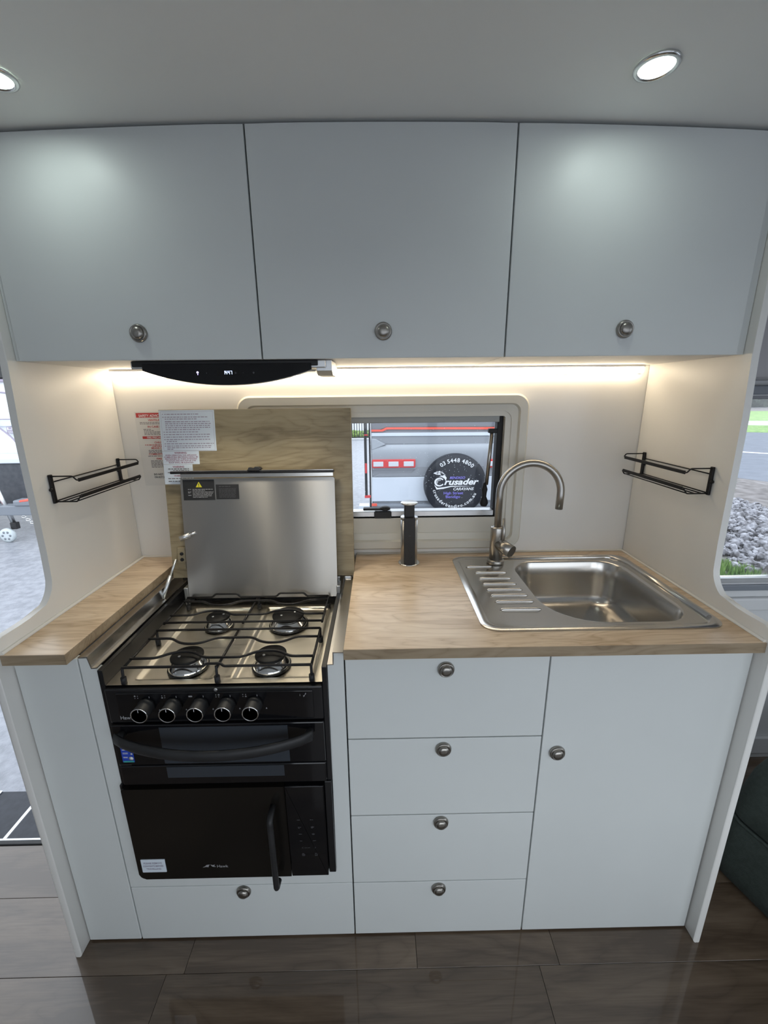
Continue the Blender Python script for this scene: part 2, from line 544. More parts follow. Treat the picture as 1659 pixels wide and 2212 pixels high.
fl = bmesh.new()
box(fl, -.83, 2.42, -1.66, .60, -.06, -.005)
box(fl, -2.42, -.83, -1.66, .262, -.06, -.005)
floor = struct('floor', fl, M['carcass'])
# planks of the floor: rows run along x, 0.18 wide, joints as in the photograph near the units
rows = {0: [-.521, .0755, .4425], 1: [-.565, .389], -1: [-.868, -.10, .66]}
y_seam = -.072
for k in range(-3, 9):
    y1 = y_seam - .18*(k-1) + (.0)
    y1 = y_seam + .18*(1-k); y0 = y1 - .18
    a, b = max(y0, -1.65), min(y1, .56)
    if b - a < .02: continue
    js = rows.get(k)
    if js is None:
        st = random.uniform(0, .9)
        js = []
    else:
        st = None
    cuts = [-2.4]
    if st is not None:
        x = -2.4 + .3 + st
        while x < 2.3: cuts.append(x); x += .92
    else:
        x = js[0]
        left = []
        while x - .92 > -2.3: x -= .92; left.append(x)
        cuts += sorted(left) + js
        x = js[-1]
        while x + .92 < 2.3: x += .92; cuts.append(x)
    cuts.append(2.4)
    for x0, x1 in zip(cuts, cuts[1:]):
        if b > .262 and x0 < -.83:
            if x1 < -.80:
                bb = .262
            else:
                bb = .262
                o = obj('plank', bx(-.829, x1-.0006, .2625, b-.0005, -.005, 0, bev=.0003, seg=1), M['plank'], floor)
            if bb - a > .02:
                obj('plank', bx(x0+.0006, x1-.0006, a+.0005, bb-.0005, -.005, 0, bev=.0003, seg=1), M['plank'], floor)
            continue
        obj('plank', bx(x0+.0006, x1-.0006, a+.0005, b-.0005, -.005, 0, bev=.0003, seg=1), M['plank'], floor)

cl = bmesh.new()
xs = [-2.45] + [-1.2 + .1*i for i in range(25)] + [2.45]
low = [cl.verts.new((x, y, ztop(x)+.0045)) for x in xs for y in (-1.70, .62)]
hi = [cl.verts.new((x, y, 2.02)) for x in xs for y in (-1.70, .62)]
for i in range(len(xs)-1):
    for A, fl_ in ((low, 1), (hi, 0)):
        q = (A[2*i], A[2*i+2], A[2*i+3], A[2*i+1])
        cl.faces.new(q if fl_ else q[::-1])
    for s in (0, 1):
        cl.faces.new((low[2*i+s], low[2*i+2+s], hi[2*i+2+s], hi[2*i+s]))
cl.faces.new((low[0], low[1], hi[1], hi[0])); cl.faces.new((low[-2], low[-1], hi[-1], hi[-2]))
struct('ceiling', cl, M['ceiling'], smooth=30)

def wall_xz(name, x0, x1, z0, z1, y0, y1, hole, m):
    """a wall in the xz plane with one rectangular hole"""
    hx0, hx1, hz0, hz1 = hole
    bm = bmesh.new()
    ring_xz(bm, [(x0, z0), (x1, z0), (x1, z1), (x0, z1)], [(hx0, hz0), (hx1, hz0), (hx1, hz1), (hx0, hz1)], y0, y1)
    bmesh.ops.contextual_create  # keep bmesh ops loaded
    L = [(x0, z0), (x1, z0), (x1, z1), (x0, z1)]; I = [(hx0, hz0), (hx1, hz0), (hx1, hz1), (hx0, hz1)]
    for k in range(4):
        n = (k+1) % 4
        bm.faces.new([bm.verts.new((a, y1, b)) for a, b in (L[k], L[n], I[n], I[k])])
    return struct(name, bm, m)

wall_xz('wall_back', -.8225, .8345, .0, 1.925, YB, .60, (-.362, .392, 1.026, 1.352), M['wall'])
wall_xz('wall_back_right', .8345, 2.42, .0, 1.87, .555, .60, (.93, 2.12, .7635, 1.405), M['wall_matt'])
struct('wall_back_left', bx(-2.42, -2.22, .555, .60, -.0, 1.87), M['wall_matt'])
struct('wall_left', bx(-2.46, -2.42, -1.66, .60, -.06, 1.87), M['wall_matt'])
wr = bmesh.new()
for y0, y1, z0, z1 in ((-1.66, .60, -.06, .85), (-1.66, .60, 1.55, 1.87), (-1.66, -1.15, .85, 1.55), (.05, .60, .85, 1.55)):
    box(wr, 2.42, 2.46, y0, y1, z0, z1)
struct('wall_right', wr, M['wall_matt'])
wall_xz('wall_front', -2.42, 2.42, -.06, 1.87, -1.70, -1.66, (-.52, 2.20, .36, 1.55), M['wall_matt'])  # unseen window opening, added for front light and shaped for the lid's reflection
for k, x in enumerate((.45, 1.4)):  # unseen window bars, added to streak the reflections
    struct('trim_%d' % (4+k), bx(x-.04, x+.04, -1.70, -1.66, .36, 1.55), M['wall_matt'])

# end panels: full-height boards with the swept front edge
def end_profile():
    pts = [(.539, 0.0), (-.033, 0.0)]
    pts += [(-.033, .905)] + [(-.033 + .028*(1-math.cos(a)), .907 + .028*math.sin(a)) for a in [PI/2*i/6 for i in range(1, 7)]]
    # sweep: from the level lip up into the upright
    cx, cz, r = .085, 1.003, .070
    pts += [(.04, .9345), (.07, .9355)]
    pts += [(cx + r*math.sin(a), cz - r*math.cos(a)) for a in [PI/2*(.12 + .88*i/8) for i in range(1, 9)]]
    pts += [(.158, 1.06), (.1595, 1.13), (.161, 1.24), (.1635, 1.36), (.168, 1.43), (.172, 1.4955), (.172, ztop(.81)), (.539, ztop(.81))]
    return pts
EP = end_profile()
for nm, x0, x1, lb in (('end_panel', XL-.0165, XL, 'white end panel with swept front edge at the stove end, beside the doorway'),
                       ('end_panel', XR, XR+.0165, 'white end panel with swept front edge at the sink end, beside the lounge window')):
    bm = pr(EP, x0, x1, 'yz', bev=.0035)
    tag(obj(nm, bm, M['panel'], smooth=35), lb, 'panel')

# beads of sealant where worktop meets wall and panels
sb = tb([(XL+.003, -.02, ZT+.002), (XL+.003, YB-.002, ZT+.002), (-.64, YB-.002, ZT+.002)], .0045, n=6)
struct('trim_1', sb, M['seal'])
sb = tb([(-.085, YB-.002, ZT+.002), (XR-.003, YB-.002, ZT+.002), (XR-.003, -.018, ZT+.002)], .0042, n=6)
struct('trim_2', sb, M['seal'])

# ------------------------------------------------------------------ kitchen window (window_1)
w1 = bpy.data.objects.new('window_1', None); COL.objects.link(w1); w1['kind'] = 'structure'
w1.location = (.01, YB, 1.17); WM['window_1'] = Matrix.Translation((.01, YB, 1.17))
n = 8
O = rrect(-.4375, .459, .920, 1.4195, .042, n)
A1 = rrect(-.432, .4535, .9255, 1.414, .038, n)
A2 = rrect(-.409, .431, .949, 1.391, .026, n)
A3 = rrect(-.405, .427, .953, 1.387, .024, n)
A4 = rrect(-.386, .408, .975, 1.368, .03, n)
A5 = rrect(-.366, .3895, 1.026, 1.3525, .008, n)
L3 = lambda o, y: [(a, y, b) for a, b in o]
mo = bmesh.new()
loft(mo, [L3(O, YB), L3(O, YB-.012), L3(A1, YB-.019), L3(A2, YB-.021), L3(A3, YB-.010), L3(A4, YB-.008), L3(A4, YB-.004), L3(A5, YB-.004), L3(A5, YB+.058)], smooth=False)
obj('moulding', mo, M['frame'], w1, smooth=40)
# sliding rail and blind cassette, black seal, aluminium sill rail
obj('cassette', bx(-.365, .376, YB+.012, YB+.045, 1.333, 1.352, bev=.002), M['blind'], w1)
obj('seal_strip', bx(.371, .389, YB+.014, YB+.05, 1.027, 1.352, bev=.003), M['rubber'], w1)
obj('seal_strip', bx(-.366, -.352, YB+.014, YB+.05, 1.027, 1.352, bev=.003), M['rubber'], w1)
sr = bx(-.365, .372, YB+.006, YB+.044, 1.0275, 1.0465, bev=.002)
obj('sill_rail', sr, M['alu'], w1)
obj('pane', bx(-.352, .372, YB+.048, YB+.052, 1.03, 1.345), M['glass'], w1)
# window stay: rod with black ends
st = obj('window_stay', tb([(.356, YB+.02, 1.303), (.347, YB+.02, 1.13)], .006, n=10), M['nickel'], w1)
obj('stay_head', bx(.344, .374, YB+.012, YB+.03, 1.298, 1.312, bev=.003), M['rubber'], st)
gr = la([(0, 0), (.010, .002), (.014, .012), (.012, .022), (.007, .034), (.008, .048), (.010, .058), (.007, .068), (.005, .08), (0, .082)], (.342, YB+.02, 1.056))
obj('stay_grip', gr, M['rubber'], st)
# latch
lt = obj('latch', pr(rrect(-.024, .033, 1.026, 1.049, .004, 3), YB-.008, YB+.010, 'xz', bev=.002), M['black_matt'], w1)
obj('latch_lever', bx(-.060, .022, YB-.004, YB+.02, 1.052, 1.0595, bev=.003), M['black_matt'], lt)
obj('latch_cam', la([(0, 0), (.018, 0), (.018, .006), (.010, .010), (0, .011)], (.012, YB+.008, 1.0535)), M['black_matt'], lt)
# rain on the outside of the pane
rd = bmesh.new(); rng = random.Random(4)
for i in range(240):
    x, z, r = rng.uniform(-.08, .36), rng.uniform(1.06, 1.325), rng.uniform(.0004, .0011)
    if rng.random() < .45: x, z = .20 + rng.gauss(0, .07), 1.17 + rng.gauss(0, .05)
    if not (-.3 < x < .37 and 1.04 < z < 1.33): continue
    lathe(rd, [(r, 0), (r*.75, r*.6), (0, r*.8)], (x, YB+.053, z), '-y', 6)
bmesh.ops.transform(rd, matrix=Matrix.Identity(4), verts=rd.verts)
obj('rain_drops', rd, M['drop'], w1)['kind'] = 'stuff'

# ------------------------------------------------------------------ lounge window (window_2) and fittings at the right
w2 = bpy.data.objects.new('window_2', None); COL.objects.link(w2); w2['kind'] = 'structure'
w2.location = (1.5, .555, 1.08); WM['window_2'] = Matrix.Translation((1.5, .555, 1.08))
fr = bmesh.new()
ring_xz(fr, rrect(.93, 2.12, .7635, 1.405, .01, 4), rrect(.955, 2.095, .776, 1.395, .02, 4), .57, .595)
obj('frame', fr, M['alu'], w2)
obj('sill_bar', bx(.93, 2.12, .545, .575, .738, .760, bev=.003), M['steel_grey'], w2)
obj('blind_cassette', bx(.93, 2.12, .535, .575, 1.408, 1.436, bev=.004), M['steel_grey'], w2)
obj('blind_edge', bx(.95, 2.10, .556, .562, 1.394, 1.412, bev=.001), M['grey_paint'], w2)
obj('pane', bx(.955, 2.095, .580, .584, .776, 1.395), M['glass'], w2)
struct('trim_3', bx(.836, 2.41, .538, .555, .660, .712, bev=.008), M['wall_matt'])
struct('baseboard_right', bx(.836, 2.41, .540, .555, .03, .105, bev=.004), M['wall_matt'])

# ------------------------------------------------------------------ entry: sill and sunken step
d1 = bpy.data.objects.new('door_1', None); COL.objects.link(d1); d1['kind'] = 'structure'
d1.location = (-1.5, .29, 0); WM['door_1'] = Matrix.Translation((-1.5, .29, 0))
obj('threshold', bx(-2.42, -.83, .262, .276, -.06, .004, bev=.003), M['black_matt'], d1)
obj('threshold_trim', bx(-2.42, -.83, .277, .286, -.05, .002, bev=.002), M['alu'], d1)
obj('step_tread', bx(-1.59, -.83, .288, .60, -.19, -.15, bev=.004), M['tread'], d1)
for x in (-1.595, -1.412, -1.378):
    obj('tread_trim', bx(x, x+.014, .288, .60, -.15, -.144, bev=.002), M['alu'], d1)
obj('step_riser', bx(-1.36, -.835, .30, .59, -.15, -.10, bev=.006), M['tread'], d1)
# ================================================================== CABINETS
def knob(parent, x, y, z, name='knob'):
    """round recessed push knob on a face looking to -y"""
    k = obj(name, la([(0, .0), (.0185, 0), (.0190, .003), (.0172, .007), (.0150, .0085), (.0142, .0065), (.0138, .0065)], (x, y, z), '-y', 32), M['pewter'], parent)
    obj('knob_button', la([(.0130, .004), (.0130, .0095), (.0115, .0125), (.006, .0142), (0, .0146)], (x, y, z), '-y', 28), M['pewter'], k)
    return k

def bowed_door(x0, x1, z0, y0, y1, gap=.0016):
    top = [(x0 + (x1-x0)*i/8) for i in range(9)]
    poly = [(x0+gap, z0), (x1-gap, z0)] + [(min(max(x, x0+gap), x1-gap), ztop(x)-.002) for x in reversed(top)]
    return pr(poly, y0, y1, 'xz', bev=.0014)

def carcass(parent, x0, x1, y0, y1, z0, z1, top=False, bottom=True, m='carcass', t=.012):
    bm = bmesh.new()
    box(bm, x0, x0+t, y0, y1, z0, z1); box(bm, x1-t, x1, y0, y1, z0, z1)
    box(bm, x0+t, x1-t, y1-t, y1, z0, z1)
    if bottom: box(bm, x0+t, x1-t, y0, y1-t, z0, z0+t)
    if top: box(bm, x0+t, x1-t, y0, y1-t, z1-t, z1)
    return obj('carcass', bm, M[m], parent)

U = (-.796, -.2611, .2765, .800)
ULAB = ('white overhead cabinet door unit on the left, above the stove wall notice',
        'white overhead cabinet door unit in the middle, above the kitchen window',
        'white overhead cabinet door unit on the right, above the sink')
KX = (-.5235, .0070, .5370)
for i in range(3):
    x0, x1 = U[i], U[i+1]
    c0 = XL if i == 0 else x0; c1 = XR if i == 2 else x1
    t = thing('overhead_cabinet', ULAB[i], 'cabinet', ((x0+x1)/2, .36, ZUB), 'overhead cabinets')
    zt = min(ztop(c0), ztop(c1)) - .006
    carcass(t, c0+.0015, c1-.0015, YU+.018, YB-.002, ZUB+.014, zt, top=True)
    obj('base_board', bx(c0+.0012, c1-.0012, YU+.018, YB-.0015, ZUB+.001, ZUB+.0135), M['soffit'], t)
    d = obj('door', bowed_door(x0, x1, ZUB, YU, YU+.016), M['front'], t)
    knob(d, KX[i], YU, 1.5525)
    if i == 0: obj('filler_strip', bx(XL+.0012, x0-.001, YU+.006, YU+.017, ZUB+.001, ztop(.8)-.004), M['front'], t)
    if i == 2: obj('filler_strip', bx(x1+.001, XR-.0012, YU+.006, YU+.017, ZUB+.001, ztop(.8)-.004), M['front'], t)

# base units ------------------------------------------------------------
g = .0016
t = thing('narrow_cabinet', 'narrow white base cabinet with plain front left of the stove', 'cabinet', (-.735, .25, 0))
carcass(t, XL+.0015, G1-.001, .02, YB-.002, .01, ZC-.002)
obj('door', bx(XL+.003, G1-g, 0, .016, .006, ZC-.0015, bev=.0014), M['front'], t)

t = thing('stove_cabinet', 'white base unit framing the black cooker and microwave, drawer below', 'cabinet', (-.375, .25, 0))
bm = bmesh.new()
box(bm, G1+.001, G1+.013, .02, YB-.002, .01, .80); box(bm, G2-.013, G2-.001, .02, YB-.002, .01, .80)
box(bm, G1+.013, G2-.013, .02, YB-.002, .19, .20)
obj('carcass', bm, M['carcass'], t)
bm = bmesh.new()
prism(bm, [(G1+g, .1975), (G2-g, .1975), (G2-g, .8785), (-.1105, .8785), (-.1105, .849), (-.1254, .849), (-.1275, .2475), (-.627, .2475), (-.6245, .849), (-.6385, .849), (-.6435, .8755), (G1+g, .8755)], 0, .016, 'xz', bev=.001)
obj('surround', bm, M['front'], t)
d = obj('drawer', bx(G1+g, G2-g, 0, .016, .006, .1950, bev=.0014), M['front'], t)
knob(d, -.3725, 0, .1765)
# folded steel trims along both sides of the opening
obj('side_trim', pr([(G1+.002, .8765), (-.6435, .8785), (-.6385, .8500), (-.6255, .8515), (-.6255, .8535), (-.6365, .8525), (-.6415, .8805), (G1+.002, .8790)], -.001, .45, 'yz' if 0 else 'xz'), M['steel'], t)
obj('side_trim', pr([(G2-.002, .8790), (-.1105, .8792), (-.1115, .8500), (-.1255, .8495), (-.1255, .8515), (-.1135, .8520), (-.1125, .8815), (G2-.002, .8812)], -.001, .45, 'xz'), M['steel'], t)

t = thing('drawer_cabinet', 'white base unit with a bank of four drawers right of the stove', 'cabinet', (.14, .25, 0))
carcass(t, G2+.001, G3-.001, .02, YB-.002, .01, ZC-.002)
DZ = [.006, .1950, .4200, .6492, ZC-.0015]
for k, kz in enumerate((.1715, .3965, .6190, .8345)):
    d = obj('drawer', bx(G2+g, G3-g, 0, .016, DZ[k]+(g if k else 0), DZ[k+1]-g, bev=.0014), M['front'], t)
    knob(d, .1355, 0, kz)

t = thing('sink_cabinet', 'white base cabinet with one tall plain door under the sink', 'cabinet', (.59, .25, 0))
carcass(t, G3+.001, XR-.0015, .02, YB-.002, .01, ZC-.002)
d = obj('door', bx(G3+g, XR-.003, 0, .016, .006, ZC-.0015, bev=.0014), M['front'], t)
knob(d, .4040, 0, .6025)

# worktops ---------------------------------------------------------------
wt = bx(XL+.0005, -.6715, -.021, YB-.001, ZC, ZT, bev=.0012)
tag(obj('worktop', wt, M['oak']), 'short oak laminate worktop left of the stove, below the wire rack', 'worktop')
WL = bpy.data.objects['worktop']; WM['worktop'] = Matrix.Identity(4)
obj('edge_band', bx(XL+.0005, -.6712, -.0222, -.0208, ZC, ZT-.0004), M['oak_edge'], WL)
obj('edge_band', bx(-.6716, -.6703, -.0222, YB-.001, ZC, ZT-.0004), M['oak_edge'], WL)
SX0, SX1, SY0, SY1 = .226, .789, .040, .497
nr = 8
oo = rrect(-.0865, XR-.0005, -.020, YB-.001, .0005, nr)
hh = rrect(SX0+.012, SX1-.012, SY0+.012, SY1-.012, .05, nr)
wt = bmesh.new()
Lz = lambda o, z: [(a, b, z) for a, b in o]
loft(wt, [Lz(hh, ZC), Lz(oo, ZC), Lz(oo, ZT), Lz(hh, ZT), Lz(hh, ZC)], smooth=False)
tag(obj('worktop', wt, M['oak']), 'long oak laminate worktop right of the stove holding the sink', 'worktop')
WR = bpy.data.objects['worktop.001']; WM['worktop.001'] = Matrix.Identity(4)
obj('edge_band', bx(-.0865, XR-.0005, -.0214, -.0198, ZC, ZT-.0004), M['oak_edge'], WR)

# ================================================================== COUNTER FLAP standing behind the cooker
flap_T = Matrix.Translation((0, .388, .889)) @ Matrix.Rotation(math.radians(-6.4), 4, 'X')
t = thing('counter_flap', 'oak laminate counter flap hinged upright behind the cooker lid, white labels on it', 'worktop flap', (-.36, .39, .889))
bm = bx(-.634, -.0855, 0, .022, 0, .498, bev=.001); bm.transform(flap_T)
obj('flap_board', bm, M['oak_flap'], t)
def flap_part(name, bm, m, par, flat=False):
    bm.transform(flap_T)
    return flatprint(name, bm, m, par) if flat else obj(name, bm, m, par)
fx = lambda z: 0
p1 = flap_part('warning_label', bx(-.633, -.4755, -.0006, 0, .381, .4965), M['paper'], t)
bm = bmesh.new()
for i, (x0, x1, z) in enumerate(((-.6235, -.621, .484), (-.617, -.52, .484), (-.6235, -.6195, .476), (-.617, -.493, .476), (-.617, -.525, .4705), (-.617, -.490, .463), (-.617, -.486, .4575), (-.617, -.490, .452), (-.617, -.488, .4465), (-.617, -.515, .441),
        (-.6235, -.620, .434), (-.617, -.525, .434), (-.6235, -.619, .427), (-.617, -.489, .427), (-.6235, -.6195, .420), (-.617, -.494, .420), (-.6235, -.6195, .413), (-.617, -.489, .413), (-.617, -.585, .4075), (-.6235, -.6195, .401), (-.617, -.482, .401),
        (-.6235, -.6195, .3945), (-.617, -.490, .3945), (-.617, -.492, .3895), (-.617, -.60, .385))):
    lines(bm, x0, x1, z, .0023, -.0012, i)
lines(bm, -.617, -.60, .463, .003, -.0013, 3)
flap_part('print', bm, M['ink_faint'], p1, True)
bm = bmesh.new()
for q in ((-.6275, -.4795, .4925, .4930), (-.6275, -.4795, .3830, .3835), (-.6275, -.6270, .3830, .4930), (-.4800, -.4795, .3830, .4930)): quad(bm, *q, -.0011)
flap_part('print_border', bm, M['ink_faint'], p1, True)
p2 = flap_part('warning_label', bx(-.633, -.5275, -.0005, 0, .343, .3805), M['paper'], t)
bm = bmesh.new()
text(bm, 'WARNING:', -.580, .3735, .0050, -.0011, 'c', .02)
for k, s in enumerate(('WHEN OPERATING THIS APPLIANCE', 'COMBUSTIBLE MATERIALS SHALL BE', 'RESTRAINED IN THEIR INTENDED', 'POSITION AND ANY POP-UP TYPE', 'ROOF SHALL BE ELEVATED.')):
    text(bm, s, -.580, .3675-.0053*k, .0036, -.0011, 'c', .012, w=(.090, .098, .092, .085, .072)[k])
flap_part('print', bm, M['ink_mauve'], p2, True)
p3 = flap_part('warning_label', bx(-.633, -.549, -.0004, 0, .285, .3425), M['paper'], t)
bm = bmesh.new()
text(bm, 'WARNING', -.590, .3335, .0048, -.001, 'c', .02); text(bm, 'WARNING', -.588, .3075, .0048, -.001, 'c', .02)
flap_part('print', bm, M['ink_mauve'], p3, True)
bm = bmesh.new()
for i, (x0, x1, z) in enumerate(((-.620, -.56, .3285), (-.606, -.56, .3235), (-.622, -.56, .3180), (-.622, -.552, .3005), (-.622, -.552, .2925))): lines(bm, x0, x1, z, .0025, -.001, i+50)
flap_part('print', bm, M['ink_grey'], p3, True)
# hinge block and sprung stay at the left foot of the flap
hb = flap_part('hinge_block', bx(-.612, -.588, -.010, -.0005, .030, .098, bev=.003), M['oak_flap'], t)
flap_part('screw', la([(0, 0), (.005, 0), (.005, .003), (0, .004)], (-.598, -.010, .078), '-y', 14), M['rubber'], hb)
flap_part('screw', la([(0, 0), (.005, 0), (.005, .003), (0, .004)], (-.598, -.010, .060), '-y', 14), M['rubber'], hb)
sa, sb_ = Vector((-.610, .372, .956)), Vector((-.6395, .322, .8545))
sy = obj('stay', tb([sa, sa.lerp(sb_, .45)], .0032, n=10), M['zinc'], t)
obj('stay_sleeve', tb([sa.lerp(sb_, .42), sb_], .0052, n=12), M['zinc'], sy)
obj('stay_foot', bx(-.652, -.632, .312, .332, .8425, .853, bev=.003), M['rubber'], sy)
obj('stay_foot_clip', bx(-.656, -.644, .318, .328, .852, .870, bev=.002), M['chrome'], sy)
for x in (-.14, -.105):
    obj('hinge', bx(x-.012, x+.012, .385, .41, .862, .888, bev=.004), M['alu'], t)

# ================================================================== COOKER
CK = thing('cooker', 'black built-in gas cooker, steel hob with lid raised, oven below', 'cooker', (-.375, .18, .54))
HZ = .81
bm = bmesh.new()
box(bm, -.6232, -.6125, -.006, .395, .540, .849, bev=.001)          # cheeks beside the hob
box(bm, -.1375, -.1262, -.006, .395, .540, .849, bev=.001)
box(bm, -.6125, -.1375, .395, .405, .540, .845)
box(bm, -.6125, -.1375, .012, .395, .540, HZ-.02)
obj('body', bm, M['black_enamel'], CK)
# pressed hob plate
bm = bmesh.new()
hx0, hx1, hy0, hy1 = -.612, -.138, -.004, .394
def hob_z(x, y):
    z = HZ
    def well(x0, x1, y0, y1, d, r=.012):
        ex = min(x-x0, x1-x); ey = min(y-y0, y1-y)
        e = min(ex, ey)
        k = min(max(e/r, 0), 1); k = k*k*(3-2*k)
        return -d*k
    z += well(-.560, -.385, .012, .345, .007, .011); z += well(-.345, -.155, .012, .345, .007, .011)
    return z
NX, NY = 150, 110
gv = [[bm.verts.new((hx0+(hx1-hx0)*i/NX, hy0+(hy1-hy0)*j/NY, hob_z(hx0+(hx1-hx0)*i/NX, hy0+(hy1-hy0)*j/NY))) for j in range(NY+1)] for i in range(NX+1)]
for i in range(NX):
    for j in range(NY):
        f = bm.faces.new((gv[i][j], gv[i+1][j], gv[i+1][j+1], gv[i][j+1])); f.smooth = True
HP = obj('hob_plate', bm, M['steel_hob'], CK)
# burners
for (x, y, s) in ((-.4600, .0640, 1.0), (-.2650, .0640, .98), (-.4530, .2450, .84), (-.2620, .2490, 1.16)):
    b0 = obj('burner', la([(0, HZ-.004), (.0415*s, HZ-.004), (.0435*s, HZ-.001), (.0435*s, HZ+.003), (.041*s, HZ+.006), (.0335*s, HZ+.0165), (.031*s, HZ+.019), (0, HZ+.019)], (x, y, 0), 'z', 40), M['chrome'], CK)
    obj('burner_crown', la([(.0315*s, HZ+.017), (.0325*s, HZ+.020), (.0325*s, HZ+.0235), (0, HZ+.0235)], (x, y, 0), 'z', 40), M['alu'], b0)
    obj('burner_cap', la([(.0355*s, HZ+.022), (.0368*s, HZ+.024), (.0368*s, HZ+.0275), (.035*s, HZ+.0292), (0, HZ+.0296)], (x, y, 0), 'z', 40), M['cap'], b0)
    obj('burner_seat', la([(.034*s, HZ-.0045), (.0455*s, HZ-.004), (.0460*s, HZ-.001), (.0435*s, HZ-.001)], (x, y, 0), 'z', 40), M['black_enamel'], b0)
    for a in (.5, .5+PI):
        obj('cap_screw', la([(0, HZ+.0290), (.0034, HZ+.0290), (.003, HZ+.0306), (0, HZ+.0308)], (x+.0165*s*math.cos(a), y+.0165*s*math.sin(a), 0), 'z', 12), M['alu'], b0)
# two pan supports of bent wire
GZ, GR = .850, .0031
def bend(xs, y, dy):
    """rod along x at y with a bend of depth dy over each burner span"""
    pts = [(-.574, y, GZ)]
    for x0, x1 in xs:
        m_ = (x0+x1)/2; w = (x1-x0)/2
        pts += [(x0-.012, y, GZ), (x0+.012, y+dy*.75, GZ), (m_-.012, y+dy, GZ), (m_+.012, y+dy, GZ), (x1-.012, y+dy*.75, GZ), (x1+.012, y, GZ)]
    pts.append((-.161, y, GZ))
    return smooth_path(pts, .012, 3)
SP = [(-.505, -.420), (-.310, -.225)]
def foot(par, x, y):
    bm = tb(smooth_path([(x, y+.0, GZ), (x, y-.001, GZ-.012), (x, y-.002, HZ+.010)], .006, 3), GR, n=8)
    tube(bm, [(x, y-.002, HZ+.016), (x, y-.002, HZ+.001)], .0062, n=10)
    obj('foot', bm, M['rubber'], par)
def rod(par, pts): obj('rod', tb(pts, GR, n=8), M['wire'], par)
PSF = obj('pan_support', tb(smooth_path([(-.574, .002, GZ), (-.398, .002, GZ), (-.390, .006, GZ+.004), (-.360, .006, GZ+.004), (-.352, .002, GZ), (-.161, .002, GZ)], .006, 3), GR, n=8), M['wire'], CK)
rod(PSF, bend(SP, .0345, .024)); rod(PSF, bend(SP, .1155, -.024)); rod(PSF, [(-.574, .154, GZ), (-.161, .154, GZ)])
for x, r in ((-.574, 1), (-.368, 1), (-.161, 1)): rod(PSF, [(x, .002, GZ-.004), (x, .154, GZ-.004)])
for x, y in ((-.574, .003), (-.161, .003), (-.369, .003), (-.574, .1545), (-.161, .1545)): foot(PSF, x, y)
PSB = obj('pan_support', tb(smooth_path([(-.574, .334, GZ), (-.500, .334, GZ), (-.492, .336, GZ+.009), (-.427, .336, GZ+.009), (-.419, .334, GZ), (-.312, .334, GZ), (-.304, .336, GZ+.009), (-.232, .336, GZ+.009), (-.224, .334, GZ), (-.161, .334, GZ)], .006, 3), GR, n=8), M['wire'], CK)
rod(PSB, [(-.574, .191, GZ), (-.161, .191, GZ)]); rod(PSB, bend(SP, .2285, .024)); rod(PSB, bend(SP, .3090, -.024))
for x in (-.574, -.368, -.161): rod(PSB, [(x, .191, GZ-.004), (x, .334, GZ-.004)])
for x, y in ((-.574, .335), (-.161, .335), (-.365, .335)): foot(PSB, x, y)

# raised lid of brushed steel
lid_T = Matrix.Translation((0, .352, .838)) @ Matrix.Rotation(math.radians(-7.5), 4, 'X')
def lid_part(name, bm, m, par, flat=False):
    bm.transform(lid_T)
    return flatprint(name, bm, m, par) if flat else obj(name, bm, m, par)
bm = bmesh.new()
prism(bm, rrect(-.5785, -.1345, 0, .358, (.002, .002, .006, .006), 3), 0, .004, 'xz', bev=.0008)
LID = lid_part('lid', bm, M['steel_lid'], CK)
lid_part('lid_flange', bx(-.574, -.138, -.006, 0, .360, .3715, bev=.001), M['steel'], LID)
lid_part('lid_edge', bx(-.5985, -.1345, -.016, .004, .3715, .3785, bev=.002), M['black_enamel'], LID)
lid_part('lid_edge_trim', bx(-.597, -.136, -.0166, -.004, .3785, .3803, bev=.0006), M['chrome'], LID)
lid_part('catch', pr([(-.379, .379), (-.374, .388), (-.362, .384), (-.356, .390), (-.345, .389), (-.340, .384), (-.346, .379)], -.020, .004, 'xz', bev=.001), M['black_matt'], LID)
w_ = lid_part('warning_label', bx(-.571, -.481, -.0008, 0, .295, .354), M['black_matt'], LID)
bm = bmesh.new()
bm.faces.new([bm.verts.new(p) for p in ((-.534, -.0014, .3325), (-.516, -.0014, .3325), (-.525, -.0014, .3480))])
lid_part('warning_triangle', bm, M['yellow'], w_, True)
bm = bmesh.new(); text(bm, '!', -.525, .3345, .009, -.0018, 'c', .03)
lid_part('print', bm, M['ink_black'], w_, True)
bm = bmesh.new()
for k in range(7): lines(bm, -.544, -.544+(.058, .036, .060, .058, .055, .054, .042)[k], .3255-.0038*k, .0016, -.0014, 80+k)
for k, z in enumerate((.3255, .3185, .3155, .3085)): lines(bm, -.557, -.548, z, .0018, -.0014, 90+k)
lid_part('print', bm, M['ink_lgrey'], w_, True)
w_ = lid_part('instruction_label', bx(-.477, -.4115, -.0008, 0, .297, .3395), M['black_matt'], LID)
bm = bmesh.new(); lines(bm, -.468, -.435, .3330, .0018, -.0014, 61)
for k in range(8): lines(bm, -.468, -.420, .3265-.0035*k, .0014, -.0014, 62+k)
lid_part('print', bm, M['ink_dim'], w_, True)
# sprung roller that holds the lid on the left
rl = obj('lid_roller', tb([(-.585, .362, 1.0225), (-.560, .372, 1.032)], .0075, n=16), M['alu'], LID)
obj('roller_pin', tb([(-.562, .371, 1.031), (-.545, .378, 1.036)], .004, n=10), M['alu'], rl)
for x in (-.585, -.132):
    obj('lid_hinge', bx(x-.006, x+.006, .352, .392, .815, .872, bev=.002), M['alu'], LID)

